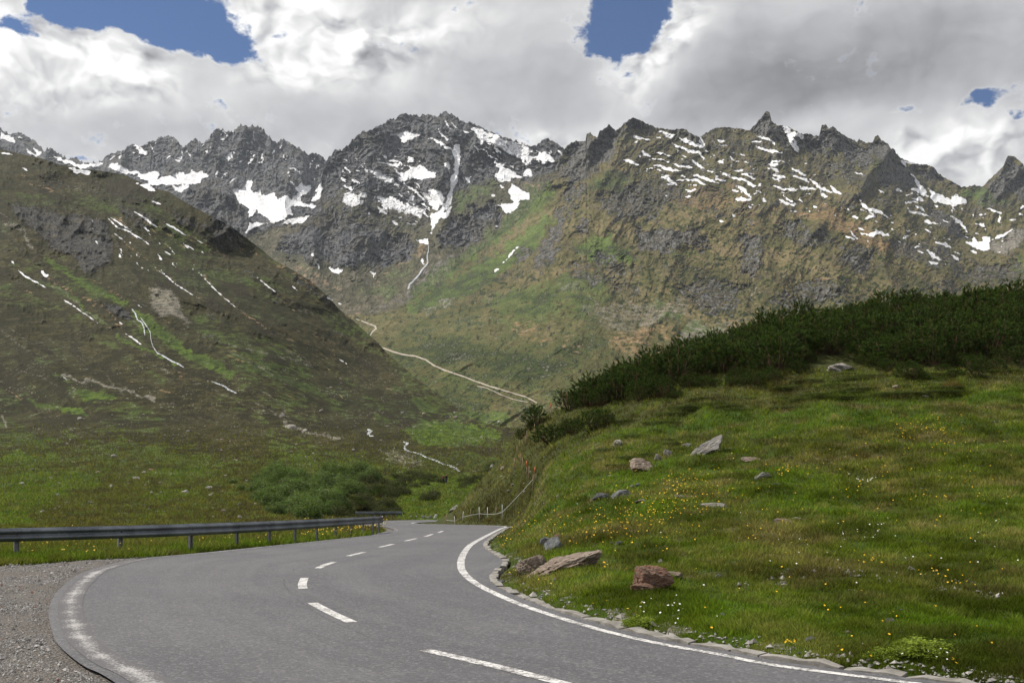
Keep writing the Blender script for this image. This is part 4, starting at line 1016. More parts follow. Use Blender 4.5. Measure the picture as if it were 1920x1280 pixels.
wv = k.node('ShaderNodeVectorMath', operation='ADD'); k.put(wv.inputs[0], tc); k.put(wv.inputs[1], k.comb(k.mul(n5, .8), k.mul(n1, 1.5), 0.0))
ck = k.node('ShaderNodeTexVoronoi', feature='DISTANCE_TO_EDGE', voronoi_dimensions='2D'); k.nt.links.new(wv.outputs[0], ck.inputs['Vector']); ck.inputs['Scale'].default_value = .33
cks = k.mul(k.m('SUBTRACT', 1.0, k.ss(ck.outputs[0], .0015, .006)), k.ss(k.noise(tc, .25, 3, .5), .52, .60)); col = k.mix(k.mul(cks, .55), col, (.03, .03, .03))
# sealed crack close to the middle line
wob = k.mul(k.m('SUBTRACT', k.noise(k.mapping(rd, (.5, 0, 0)), 1.0, 4, .6), .5), .10)
cd = k.m('ABSOLUTE', k.m('SUBTRACT', rs.outputs[2], k.add(.525, k.mul(wob, .12))))
crk = k.mul(k.m('SUBTRACT', 1.0, k.ss(cd, .0008, .0024)), k.ss(n5, .46, .56)); col = k.mix(k.mul(crk, .65), col, (.03, .03, .03))
k.put(b.inputs['Base Color'], col); k.put(b.inputs['Roughness'], k.add(.62, k.mul(n1, .2))); b.inputs['Specular IOR Level'].default_value = .35
bump(k, b, k.add(n2, n4), .5, .006)
strip(ELft, SHO, 14, .0, 'road', ma, label='curving grey asphalt mountain road')
# painted lines
mw, k, b = mat('road_paint'); tc = k.node('ShaderNodeTexCoord').outputs['Object']; n1 = k.noise(tc, 26, 5, .75); n2 = k.noise(tc, 3, 4, .6)
col = k.mix(k.ss(k.add(n1, k.mul(k.m('SUBTRACT', n2, .5), .5)), .40, .56), (.17, .165, .165), (.58, .57, .56)); k.put(b.inputs['Base Color'], col); b.inputs['Roughness'].default_value = .7
mw2, k, b = mat('worn_road_paint'); tc = k.node('ShaderNodeTexCoord').outputs['Object']; n1 = k.noise(tc, 30, 6, .8); n2 = k.noise(tc, 1.5, 4, .6)
rs = k.node('ShaderNodeSeparateXYZ'); k.put(rs.inputs[0], k.attr('rd').outputs[1])
edg = k.mul(k.m('ABSOLUTE', k.m('SUBTRACT', rs.outputs[2], .5)), -.35)
col = k.mix(k.ss(k.add(n1, edg, k.mul(k.m('SUBTRACT', n2, .5), .55)), .41, .57), (.11, .107, .112), (.36, .35, .345)); k.put(b.inputs['Base Color'], col)
def wob_(P, a, seed): L_ = np.arange(len(P)); return a*fbm(L_/9., L_*0, 3, seed)
strip(ELft[12:], offs(ELft, .30*np.ones(len(ELft)))[12:], 2, .004, 'road_marking', mw2, label='worn white line along the left road edge') if False else None
def dens(P, n_=4):
    t = np.arange(len(P)); q = np.linspace(0, len(P)-1, (len(P)-1)*n_+1); return np.stack([np.interp(q, t, P[:, 0]), np.interp(q, t, P[:, 1])], -1)
LW = np.interp(ELft[:, 1], [0, 8, 16, 22, 30, 60], [.24, .27, .30, .20, .15, .15])
strip(offs(ELft, .10), offs(ELft, .10+LW), 2, .004, 'road_marking', mw2, label='worn white line along the left road edge')
RW = np.interp(ERgt[:, 1], [0, 10, 14, 20, 28, 60], [.09, .10, .12, .15, .17, .16])
strip(offs(ERgt, -RW), offs(ERgt, 0), 2, .004, 'road_marking', mw, label='white line along the right road edge')
def dash(ps, wd, m=mw):
    c = gsm(np.array([RP(*q) for q in ps]), 0, 0)
    if len(c) == 2: c = np.array([c[0]*(1-t)+c[1]*t for t in np.linspace(0, 1, 8)])
    else: c = cr(c, 6)
    strip(offs(c, -wd/2), offs(c, wd/2), 1, .004, 'road_marking', m, label='white dash of the middle line')
for ps in ([(1330, 1345), (1180, 1314), (1052, 1280), (930, 1249), (797, 1218)], [(659, 1166), (620, 1148), (586, 1130)], [(568, 1103), (567, 1094), (571, 1083)], [(596, 1065), (610, 1058.5), (627, 1053)],
           [(653, 1042), (684, 1034.5)], [(712, 1025.5), (738, 1019.5)], [(759, 1014), (781, 1009)], [(797, 1005.5), (811, 1001)], [(822, 998), (830, 995)]): dash(ps, .135)
for a_, b_ in (((-6.8, 68.5), (-8.2, 70.6)), ((-9.8, 73.5), (-10.8, 76)), ((-11.2, 79.5), (-11.1, 83)), ((-10.6, 86.5), (-9.3, 90)), ((-7.8, 92.5), (-5.2, 95))):
    c = np.array([[a_[0]*(1-t)+b_[0]*t, a_[1]*(1-t)+b_[1]*t] for t in np.linspace(0, 1, 5)]); strip(offs(c, -.09), offs(c, .09), 1, .004, 'road_marking', mw, label='white dash of the middle line')
# ---------------------------------------------------------------- small mesh kit
class MB:
    def __init__(s): s.v = []; s.f = []; s.mi = []
    def addv(s, V, Fc, mi=0):
        o = len(s.v); s.v += [tuple(x) for x in V]; s.f += [tuple(o+i for i in q) for q in Fc]; s.mi += [mi]*len(Fc)
    def box(s, c, size, R=None, mi=0, taper=1.0):
        x, y, z = [q/2 for q in size]; V = []
        for k_ in (-1, 1):
            t = taper if k_ > 0 else 1
            for i, j in ((-1, -1), (1, -1), (1, 1), (-1, 1)):
                p = Vector((i*x*t, j*y*t, k_*z)); p = R @ p if R else p; V.append(p+Vector(c))
        s.addv(V, [(3, 2, 1, 0), (4, 5, 6, 7), (0, 1, 5, 4), (1, 2, 6, 5), (2, 3, 7, 6), (3, 0, 4, 7)], mi)
    def tube(s, pts, rad, n_=8, mi=0, cap=True):
        pts = [Vector(p) for p in pts]; r = rad if isinstance(rad, (list, tuple)) else [rad]*len(pts); V = []
        for i, p in enumerate(pts):
            d = (pts[min(i+1, len(pts)-1)]-pts[max(i-1, 0)]).normalized(); a = d.orthogonal().normalized() if i == 0 else (a-d*a.dot(d)).normalized(); b_ = d.cross(a)
            for j in range(n_):
                t = 2*math.pi*j/n_; V.append(p+(a*math.cos(t)+b_*math.sin(t))*r[i])
        Fc = [(i*n_+j, i*n_+(j+1) % n_, (i+1)*n_+(j+1) % n_, (i+1)*n_+j) for i in range(len(pts)-1) for j in range(n_)]
        if cap: Fc += [tuple(range(n_-1, -1, -1)), tuple(range((len(pts)-1)*n_, len(pts)*n_))]
        s.addv(V, Fc, mi)
    def mesh(s, name, smooth=False):
        me = D.meshes.new(name); me.from_pydata(s.v, [], s.f); me.update()
        if any(s.mi): me.polygons.foreach_set('material_index', s.mi)
        if smooth: me.polygons.foreach_set('use_smooth', [True]*len(s.f))
        return me
def smat(name, c, r=.8, sp=.25, metal=0, var=.25, scale=8, c2=None, bmp=0):
    m, k, b = mat(name); tc = k.node('ShaderNodeTexCoord').outputs['Object']; n1 = k.noise(tc, scale, 5, .65)
    k.put(b.inputs['Base Color'], k.mix(k.ss(n1, .35, .65), c, c2 or tuple(x*(1-var) for x in c))); b.inputs['Roughness'].default_value = r
    b.inputs['Specular IOR Level'].default_value = sp; b.inputs['Metallic'].default_value = metal
    if bmp: bump(k, b, n1, 1.0, bmp)
    return m
def empty(name, loc, label=None, cat=None, group=None, rz=0):
    o = D.objects.new(name, None); COL.objects.link(o); o.location = loc; o.rotation_euler = (0, 0, rz)
    if label: o['label'] = label
    if cat: o['category'] = cat
    if group: o['group'] = group
    return o

# ---------------------------------------------------------------- guardrails
m_gal, k, b = mat('galvanised_steel'); tc = k.node('ShaderNodeTexCoord').outputs['Object']
n1 = k.noise(k.mapping(tc, (1, 1, .35)), 1.1, 6, .7); n2 = k.noise(tc, 22, 4, .7); n3 = k.noise(k.mapping(tc, (.6, .6, .5)), .5, 4, .6)
col = k.mix(k.ss(n1, .35, .65), (.095, .108, .125), (.20, .22, .245)); col = k.mix(k.mul(k.ss(n2, .5, .7), .4), col, (.32, .34, .36))
col = k.mix(k.mul(k.ss(k.add(n3, k.mul(k.m('SUBTRACT', n2, .5), .4)), .60, .72), .8), col, (.13, .065, .035)); k.put(b.inputs['Base Color'], col)
b.inputs['Metallic'].default_value = .55; b.inputs['Roughness'].default_value = .50; b.inputs['Specular IOR Level'].default_value = .5; bump(k, b, n2, .3, .004)
m_post = smat('zinc_post', (.24, .245, .25), .6, .4, .3, .3, 14); m_bolt = smat('dark_bolt', (.05, .05, .055), .5, .5, .6)
WPROF = [(0.0, .155), (.012, .150), (.020, .128), (.072, .100), (.080, .080), (.078, .060), (.028, .022), (.012, .0), (.028, -.022), (.078, -.060), (.080, -.080), (.072, -.100), (.020, -.128), (.012, -.150), (0, -.155)]
def guardrail(path, posts, label, htop, group=None, endcap=True, post_w=.11):
    """path: plan polyline of the beam; posts: plan positions"""
    p0 = path[0]; root = empty('guardrail', (p0[0], p0[1], float(zr(p0[1]))-.02), label, 'guardrail', group); O = Vector(root.location)
    P = cr(path, 6); rr = []; Nn = len(P); T = np.gradient(P, axis=0); T /= np.hypot(T[:, 0], T[:, 1])[:, None]; Nv = np.stack([T[:, 1], -T[:, 0]], -1)   # toward the road
    V = []
    for side in (0, 1):
        for i in range(Nn):
            for (d_, h_) in WPROF:
                dd = d_-.004*side; z = float(zr(P[i, 1]))+htop(P[i, 1])-.155+h_
                V.append((P[i, 0]+Nv[i, 0]*dd-O.x, P[i, 1]+Nv[i, 1]*dd-O.y, z-O.z))
    k_ = len(WPROF); Fc = []
    for side in (0, 1):
        o = side*Nn*k_
        for i in range(Nn-1):
            for j in range(k_-1):
                q = (o+i*k_+j, o+(i+1)*k_+j, o+(i+1)*k_+j+1, o+i*k_+j+1); Fc.append(q if side == 0 else q[::-1])
    for i in range(Nn-1):
        for j in (0, k_-1): Fc.append((i*k_+j, (i+1)*k_+j, Nn*k_+(i+1)*k_+j, Nn*k_+i*k_+j))
    mb = MB(); mb.addv(V, Fc)
    # splice laps: slightly proud sleeves
    link('beam', mb.mesh('beam', True), m_gal, root)
    for (x, y) in posts[::2]:
        i = int(np.argmin(np.hypot(P[:, 0]-x, P[:, 1]-y))); s_m = MB(); VV = []; tv = Vector((T[i, 0], T[i, 1], 0)); nv = Vector((Nv[i, 0], Nv[i, 1], 0)); c0 = Vector((P[i, 0], P[i, 1], float(zr(P[i, 1]))+htop(P[i, 1])-.155))-O
        sl = (float(zr(P[min(i+1, Nn-1), 1]))+htop(P[min(i+1, Nn-1), 1])-float(zr(P[i, 1]))-htop(P[i, 1]))/max(.01, float(np.hypot(*(P[min(i+1, Nn-1)]-P[i]))))
        for q in (-.16, .16):
            for (d_, h_) in WPROF: VV.append(c0+tv*q+nv*(d_+.005)+Vector((0, 0, h_*1.01+sl*q)))
        s_m.addv(VV, [(j, k_+j, k_+j+1, j+1) for j in range(k_-1)]); link('splice', s_m.mesh('splice', True), m_gal, root)
    if endcap:
        e = MB(); q = P[-1]; z = float(zr(q[1]))+htop(q[1])-.155
        for kk in range(9):
            pass
        pts = [(q[0]+T[-1, 0]*.16*math.sin(t)+Nv[-1, 0]*(.04+.13*(1-math.cos(t))*-1*.5)-O.x, q[1]+T[-1, 1]*.16*math.sin(t)+Nv[-1, 1]*(.04-.065*(1-math.cos(t)))-O.y) for t in np.linspace(0, math.pi, 9)]
        VV = [(x, y, z-.155-O.z) for x, y in pts]+[(x, y, z+.155-O.z) for x, y in pts]; VV += [(x*1.0, y+.004, zz_) for x, y, zz_ in VV]
        e.addv(VV, [(i, i+1, 9+i+1, 9+i) for i in range(8)]+[(18+9+i, 18+9+i+1, 18+i+1, 18+i) for i in range(8)]+[(9+i, 9+i+1, 27+i+1, 27+i) for i in range(8)])
        link('end_terminal', e.mesh('end_terminal', True), m_gal, root)
    for (x, y) in posts:
        i = int(np.argmin(np.hypot(P[:, 0]-x, P[:, 1]-y))); c = P[i]-Nv[i]*.075; ang = math.atan2(T[i, 1], T[i, 0]); R = Matrix.Rotation(ang, 3, 'Z')
        zt = float(zr(P[i, 1]))+htop(P[i, 1])-.03; zb = float(zr(P[i, 1]))-.35; h = zt-zb; cz = (zt+zb)/2
        m_ = MB(); m_.box((0, 0, 0), (post_w, .008, h), R); m_.box(R @ Vector((-post_w/2+.004, -.03, 0)), (.008, .052, h), R); m_.box(R @ Vector((post_w/2-.004, -.03, 0)), (.008, .052, h), R)
        po = link('post', m_.mesh('post'), m_post, root, loc=(c[0]-O.x, c[1]-O.y, cz-O.z))
        n3_ = Vector((Nv[i, 0], Nv[i, 1], 0)); q = Vector((Nv[i, 0]*.005, Nv[i, 1]*.005, h/2-.125)); bm = MB(); bm.tube([q, q+n3_*.10], [.022, .016], 8); link('bolt', bm.mesh('bolt'), m_bolt, po)
        sp = R @ Vector((.075, 0, 0))
        for s_ in (-1, 1):
            q2 = Vector((Nv[i, 0]*.14, Nv[i, 1]*.14, h/2-.045))+sp*s_; bm = MB(); bm.tube([q2, q2+n3_*.022], .011, 6); link('bolt', bm.mesh('bolt'), m_bolt, po)
    return root
def off_left(px, py, d):        # plan point d metres outside of the road's left edge
    return RP(px, py)
pp = [RP(*q) for q in P2("38,1041 239,1034.5 367,1029 451,1023 508,1018.5 556,1014 597,1010.5 632,1007 661,1004 684,1001.5 702,999.5 715,998")]
Pg = np.array(pp); Pg = np.vstack([Pg[0]*2-Pg[1]+np.array([-.35, .1]), Pg]); Pg = np.vstack([Pg[0]*2-Pg[1], Pg])
Pg[:, 0] = gsm(Pg[:, 0], .7, 0); Pg[:, 1] = gsm(Pg[:, 1], .7, 0)
path1 = [tuple(p) for p in Pg]; e_ = Pg[-1]+(Pg[-1]-Pg[-2])*.35; path1.append(tuple(e_))
guardrail(path1, [tuple(p) for p in Pg], 'long weathered steel guardrail along the outside of the near bend', lambda Y: np.interp(Y, [20, 26, 45], [.60, .66, .74]))
g2 = [((665-960)/F*104, 104), ((672-960)/F*107, 107.2), ((692-960)/F*110, 110), ((715-960)/F*112, 112), ((735-960)/F*113, 113), ((752-960)/F*113.5, 113.5)]
guardrail(g2, cr(g2, 2)[1:].tolist(), 'short steel guardrail beyond the far bend', lambda Y: .85, post_w=.16)

# ---------------------------------------------------------------- kerb stones along the hill
m_kerb = smat('pale_kerb_stone', (.27, .255, .235), .9, .2, 0, .35, 5, (.15, .14, .125), .01)
def kerb():
    mb = MB(); P, Q = dens(SHO, 6), dens(OUT, 6); L_ = np.concatenate([[0], np.cumsum(np.hypot(*np.diff(P, axis=0).T))]); tot = L_[-1]
    s0 = float(np.interp(4.6, P[40:, 1][:1], [0])) if False else 0; s = 0; rnd = random.Random(3)
    at_ = lambda A, s_: np.array([np.interp(s_, L_, A[:, 0]), np.interp(s_, L_, A[:, 1])])
    while s < tot-1:
        ln = rnd.uniform(.3, .9); a0, a1 = at_(P, s), at_(P, s+ln-.015); c0, c1 = at_(Q, s), at_(Q, s+ln-.015)
        if 3 < a0[1] < 60 and rnd.random() > .05:
            wf = rnd.uniform(.55, .95); h = rnd.uniform(.012, .045); jit = lambda: rnd.uniform(-.012, .012); c0 = a0+(c0-a0)*wf; c1 = a1+(c1-a1)*wf
            n_ = 5; V = []
            for i in range(n_):
                t = i/(n_-1); p = a0*(1-t)+a1*t; q = c0*(1-t)+c1*t; z = float(zr(p[1]))
                hh = h+jit()-(.02 if i in (0, n_-1) else 0)
                V += [(p[0]+jit(), p[1]+jit(), z-.08), (p[0]+jit()*.8, p[1], z+hh*.8), (p[0]*.7+q[0]*.3, p[1]*.7+q[1]*.3, z+hh), (q[0], q[1], z+hh+jit()), (q[0], q[1], z-.08)]
            Fc = [(i*5+j, i*5+j+1, (i+1)*5+j+1, (i+1)*5+j) for i in range(n_-1) for j in range(4)]+[(0, 1, 2, 3, 4), tuple(5*(n_-1)+j for j in (4, 3, 2, 1, 0))]
            mb.addv(V, Fc)
        s += ln
    link('kerb', mb.mesh('kerb'), m_kerb, kind='structure', label='low broken kerb of pale stones between the road and the grassy hill')
kerb()

# ---------------------------------------------------------------- rocks
def rockmat(name, c1, c2, c3, lich=(.30, .29, .22)):
    m, k, b = mat(name); tc = k.node('ShaderNodeTexCoord').outputs['Object']; n1 = k.noise(tc, 2.2, 7, .68, .4); n2 = k.noise(tc, 11, 6, .72); n3 = k.noise(k.mapping(tc, (1, 1, 3.5), (.5, .3, 0)), 2.5, 6, .6)
    col = k.mix(k.ss(n1, .38, .62), c1, c2); col = k.mix(k.ss(n3, .5, .66), col, c3); col = k.mix(k.mul(k.ss(n2, .54, .68), .6), col, lich); col = k.mix(k.ss(n2, .46, .34), col, tuple(x*.35 for x in c1))
    k.put(b.inputs['Base Color'], col); bump(k, b, k.add(n1, n2, n3), 1.0, .05); return m
RM = {'grey': rockmat('grey_gneiss', (.19, .185, .18), (.30, .285, .26), (.24, .20, .17)), 'red': rockmat('rusty_red_rock', (.22, .12, .085), (.30, .185, .13), (.20, .16, .14), (.26, .22, .17)),
      'pink': rockmat('pinkish_rock', (.26, .20, .165), (.33, .27, .22), (.20, .16, .13)), 'dark': rockmat('dark_slate', (.075, .08, .085), (.14, .145, .15), (.10, .10, .10), (.22, .22, .21)), 'blue': rockmat('bluish_slate', (.15, .165, .175), (.24, .25, .25), (.17, .15, .13)),
      'pale': rockmat('pale_stone', (.30, .285, .255), (.42, .40, .36), (.27, .24, .20)), 'soil': rockmat('dark_soil', (.03, .022, .016), (.05, .038, .025), (.04, .03, .02), (.06, .05, .03))}
import bmesh
def rockmesh(seed, sub=4, cuts=9, rough=.08):
    bm = bmesh.new(); bmesh.ops.create_icosphere(bm, subdivisions=sub, radius=1.0); r = random.Random(seed)
    pl = []
    for i in range(cuts):
        d = Vector((r.gauss(0, 1), r.gauss(0, 1), r.gauss(0, .8))).normalized(); pl.append((d, r.uniform(.42, .78)))
    co = np.array([v.co[:] for v in bm.verts])
    for d, h in pl:
        dn = np.array(d[:]); t = co @ dn; ov = np.maximum(t-h, 0); co -= np.outer(ov*.97, dn)
    mx = np.abs(co).max(0); co = co/mx
    nn = fbm(co[:, 0]*2.2+seed*3.1+co[:, 2], co[:, 1]*2.2-co[:, 2]*1.7, 4, seed % 200)
    nn = nn + .45*ridged(co[:, 0]*2.0+seed, co[:, 2]*4.5+co[:, 1]*2.0, 4, (seed*3) % 190)-.3
    l = np.linalg.norm(co, axis=1, keepdims=True)+1e-6; co = co*(1+rough*nn[:, None]/l*.9)
    for v, c in zip(bm.verts, co): v.co = c
    me = D.meshes.new('rock'); bm.to_mesh(me); bm.free(); me.polygons.foreach_set('use_smooth', [False]*len(me.polygons)); return me
def rock(px, py, w, h, kind, seed, label, name='rock', tilt=0, yaw=0, depth=None, group=None, loc=None, sink=.3, cuts=9, at=None, cat='rock'):
    """px,py: foot centre in the photograph; w,h: its size in photograph pixels"""
    p = at(px, py) if at else hp(px, py); Yd = p[1]; W_ = w/F*Yd; H_ = h/F*Yd
    me = rockmesh(seed, 5 if w > 40 else (4 if w > 18 else 3), cuts, .13)
    o = link(name, me, RM[kind], label=label, cat=cat, group=group, loc=(p[0], p[1]+.15*W_, p[2]+H_*(.29-sink*.5)))
    o.scale = (W_/2, (depth or .7)*W_/2, H_*(1+sink)/2); o.rotation_euler = (0, math.radians(-tilt), math.radians(yaw)); return o
rock(1325, 850, 96, 26, 'grey', 11, 'long pale tilted boulder pointing up to the right, on the crest behind the meadow', tilt=31, cuts=12, sink=.05)
rock(1206, 882, 74, 32, 'pink', 12, 'broad pinkish grey boulder left of the long tilted boulder', tilt=8, cuts=11)
rock(1233, 862, 16, 14, 'grey', 13, 'small rounded grey stone resting against the broad pinkish boulder')
rock(1252, 853, 20, 18, 'grey', 14, 'small pointed stone between the broad pinkish boulder and the long tilted boulder', tilt=20)
rock(1163, 835, 26, 14, 'pale', 15, 'pale pointed boulder alone above the stony bank on the left of the hill', cuts=6)
rock(1290, 836, 22, 8, 'grey', 16, 'low stone just left of the upper end of the long tilted boulder')
rock(1128, 936, 34, 16, 'dark', 17, 'dark blocky slate stone with a light top', sink=.15, cuts=6)
rock(1165, 932, 40, 20, 'blue', 18, 'bluish wedge shaped stone right of the dark blocky stone', tilt=20, cuts=6)
rock(1186, 914, 10, 8, 'grey', 19, 'small brown grey stone behind the bluish wedge stone')
rock(1198, 911, 13, 8, 'blue', 20, 'small bluish stone behind the bluish wedge stone, the right one of the pair')
rock(1200, 942, 28, 10, 'grey', 21, 'low lichen grey stone right of the bluish wedge stone')
rock(1273, 932, 26, 9, 'grey', 22, 'low grey stone among yellow flowers in the meadow')
rock(1342, 950, 52, 11, 'pale', 23, 'long flat whitish stone in the middle of the meadow', sink=.25)
rock(1408, 864, 42, 10, 'pink', 24, 'flat pinkish stone in the upper meadow', tilt=-3)
rock(1424, 898, 44, 13, 'grey', 25, 'flat tilted grey stone in the upper meadow below the flat pinkish stone', tilt=15)
rock(1458, 910, 20, 10, 'blue', 26, 'small grey stone right of the flat tilted grey stone')
rock(1477, 860, 30, 9, 'soil', 27, 'dark bare soil mound in the upper meadow', name='soil_mound', sink=.4, cat='mound')
rock(1466, 982, 50, 13, 'pink', 28, 'rounded brownish boulder half sunk in the right meadow', cuts=5)
rock(1497, 974, 32, 6, 'pale', 29, 'thin pale stone at the right end of the rounded brownish boulder')
rock(1050, 1070, 172, 42, 'pink', 30, 'large pinkish slab of rock sloping up to the right near the bend', tilt=19, cuts=12, sink=.35)
rock(1000, 1072, 56, 44, 'pink', 31, 'brown rounded foot of the large slab near the bend', tilt=30, cuts=8)
rock(1037, 1030, 40, 26, 'blue', 32, 'bluish slab leaning on the back of the large pinkish slab', tilt=45, cuts=6)
rock(1026, 1024, 26, 24, 'blue', 33, 'upper bluish slab behind the large pinkish slab', tilt=50, cuts=6)
rock(1044, 1010, 20, 12, 'red', 34, 'small reddish stone on top of the bluish slabs')
rock(1218, 1104, 92, 54, 'red', 35, 'big rusty red boulder in the lower meadow', cuts=6, tilt=-8, sink=.45)
rock(1203, 1108, 56, 18, 'red', 36, 'rusty broken foot of the big red boulder', cuts=8)
rock(1264, 1084, 60, 16, 'pink', 37, 'pale brown stone joined to the right of the big red boulder', tilt=-12)
rock(1240, 1054, 12, 8, 'pale', 38, 'small pale stone above the big red boulder')
rock(1349, 1085, 24, 12, 'blue', 39, 'small bluish grey stone leaning right in the lower meadow', tilt=35)
rock(940, 1095, 18, 22, 'blue', 40, 'upright slate beside the kerb at the tightest part of the bend', tilt=60, cuts=6)
rock(1160, 1022, 18, 11, 'blue', 41, 'small bluish stone right above the end of the large pinkish slab')
rock(1146, 1020, 12, 7, 'blue', 42, 'little stone left of the small bluish stone above the slab')
rock(1520, 1202, 20, 11, 'blue', 43, 'flat greenish slate near the road edge at the lower right', tilt=25)
rock(1668, 1167, 20, 12, 'grey', 44, 'mossy grey stone in the lower right meadow', tilt=20)
rock(1469, 1096, 18, 10, 'pale', 45, 'small pale angular stone in the lower middle meadow')
rock(1582, 694, 56, 17, 'grey', 46, 'wide flat boulder at the edge of the dark pine thicket', cuts=6)
rock(1722, 953, 8, 6, 'pale', 47, 'tiny whitish stone in the right meadow')
rock(1870, 792, 20, 6, 'pale', 48, 'flat pale stone at the right edge of the upper meadow')
rock(1735, 744, 14, 5, 'pale', 49, 'small flat white stone on the green rise below the thicket')
rock(1680, 728, 14, 9, 'pink', 50, 'small reddish stone below the pine thicket')
rock(1858, 1175, 11, 8, 'blue', 51, 'small grey stone in the meadow at the lower right')
rock(1478, 1118, 14, 10, 'grey', 52, 'grey stone beside loose rubble in the lower meadow')
rock(1845, 836, 12, 6, 'grey', 53, 'small dark grey stone on bare soil in the right meadow')
# scattered small stones: hill and valley floor
rr_ = random.Random(5); PROT = [rockmesh(200+i, 2, 7) for i in range(6)]
for i, me in enumerate(PROT): me.materials.append(RM[['pale', 'grey', 'pink', 'pale', 'blue', 'pale'][i]])
def stones(n_, region, at, smin, smax, label, group, test=None):
    c = 0; t = 0
    while c < n_ and t < n_*40:
        t += 1; px = rr_.uniform(region[0], region[2]); py = rr_.uniform(region[1], region[3])
        if test and not test(px, py): continue
        p = at(px, py)
        if p is None: continue
        s = rr_.uniform(smin, smax)**1.0*(rr_.random()*.7+.4)/F*p[1]/2
        o = D.objects.new('stone', rr_.choice(PROT)); COL.objects.link(o); o.location = (p[0], p[1], p[2]+s*.15); o.scale = (s*rr_.uniform(.9, 1.6), s, s*rr_.uniform(.5, .85)); o.rotation_euler = (rr_.uniform(-.3, .3), rr_.uniform(-.3, .3), rr_.uniform(0, 6))
        o['label'] = label; o['category'] = 'stone'; o['group'] = group; c += 1
def hat(px, py):
    Yv = float(hill(px, py))
    if not np.isfinite(Yv): return None
    x = (px-960)/F*Yv
    if float(hdist(x, Yv)) < .1: return None
    return Vector((x, Yv, float(hz(x, Yv))))
stones(70, (1150, 1130, 1920, 1275), hat, 4, 13, 'small loose stone in the lower meadow near the kerb', 'loose stones near the kerb')
stones(34, (940, 840, 1170, 980), hat, 3, 9, 'small stone on the dry bank below the fence stakes', 'stones on the dry bank', lambda x, y: True)
stones(26, (1200, 780, 1920, 1050), hat, 3, 8, 'small stone lying in the upper meadow grass', 'stones in the upper meadow')
stones(110, (0, 860, 640, 972), lambda x, y: Vector(LD.at(x, y)), 3, 10, 'small pale stone on the rough pasture behind the guardrail', 'stones on the pasture behind the guardrail')
stones(70, (560, 770, 960, 890), lambda x, y: Vector(LD.at(x, y)), 3, 8, 'pale stone near the stream on the valley floor', 'stones by the stream')
stones(70, (100, 690, 640, 860), lambda x, y: Vector(LD.at(x, y)), 3, 7, 'stone on the lower part of the heather slope', 'stones on the heather slope')
for i, (x, y, w_, h_, s_) in enumerate([(529, 780, 12, 9, 'pale angular boulder high on the heather slope foot'), (545, 803, 22, 10, 'wide pale boulder below the angular one on the slope foot'), (572, 808, 10, 6, 'small boulder right of the wide pale boulder'), (346, 924, 18, 9, 'flat pale boulder in the rough pasture'), (392, 916, 16, 7, 'grey flat boulder in the rough pasture on the right of the pale one'),
        (213, 857, 12, 7, 'pale boulder where the brown track meets the pasture'), (148, 786, 12, 6, 'flat boulder on the green strip of the left slope'), (449, 972, 10, 8, 'pale round stone right behind the guardrail'), (255, 898, 16, 6, 'tilted flat stone at the top of the stony strip'), (853, 948, 0, 0, '')]):
    if w_: rock(x, y, w_, h_, 'pale', 300+i, s_, at=lambda a, b_: Vector(LD.at(a, b_)))
rock(850, 948, 30, 9, 'pale', 60, 'long pale boulder leaning on the bank above the fence', tilt=46, cuts=10, sink=0)
rock(922, 872, 14, 9, 'pale', 61, 'pale boulder on the edge of the grassy bank', tilt=35)
rock(944, 880, 12, 9, 'pink', 62, 'pinkish stone on the grassy bank below the stakes')

# bollards and broken concrete blocks at the far bend
m_conc = smat('weathered_concrete', (.36, .35, .33), .9, .2, 0, .3, 6, None, .01); m_white = smat('white_painted_concrete', (.75, .74, .72), .7, .3, 0, .15, 6)
def far(px, py, Y): return Vector(((px-960)/F*Y, Y, (HZ-py)/F*Y))
for (x, lab) in ((771, 'short stone bollard beyond the far bend, the left one'), (781.5, 'short stone bollard beyond the far bend, the right one')):
    p = far(x, 974, 107); r = empty('bollard', p, lab, 'bollard', 'short bollards beyond the far bend'); mb = MB(); mb.tube([(0, 0, -.1), (0, 0, .28), (0, 0, .36)], [.10, .095, .09], 10); link('shaft', mb.mesh('shaft', True), m_conc, r)
    mb = MB(); mb.tube([(0, 0, .36), (0, 0, .42), (0, 0, .46)], [.11, .105, .03], 10); link('cap', mb.mesh('cap', True), m_conc, r)
def block(px, Y, w_, h_, ry, m, lab, seed):
    p = far(px, 974.5, Y-5); bm = bmesh.new(); bmesh.ops.create_cube(bm, size=1); bmesh.ops.scale(bm, vec=(w_, .5, h_), verts=bm.verts); bmesh.ops.bevel(bm, geom=list(bm.edges), offset=.04, segments=2, affect='EDGES'); bmesh.ops.subdivide_edges(bm, edges=list(bm.edges), cuts=2, use_grid_fill=True)
    r = random.Random(seed)
    for v in bm.verts: v.co += Vector((r.uniform(-1, 1), r.uniform(-1, 1), r.uniform(-1, 1)))*.02
    me = D.meshes.new('concrete_block'); bm.to_mesh(me); bm.free(); o = link('concrete_block', me, m, label=lab, cat='block', loc=(p.x, p.y, p.z+h_*.42)); o.rotation_euler = (0, math.radians(ry), .1)
block(794.5, 110.5, .50, .48, 0, m_conc, 'square grey concrete block beyond the far bend', 1)
block(806, 110, .62, .48, -28, m_conc, 'tilted grey concrete block leaning between its two neighbours', 2)
block(816, 109, .26, .66, 22, m_white, 'white painted slab leaning beside the tilted block', 3)

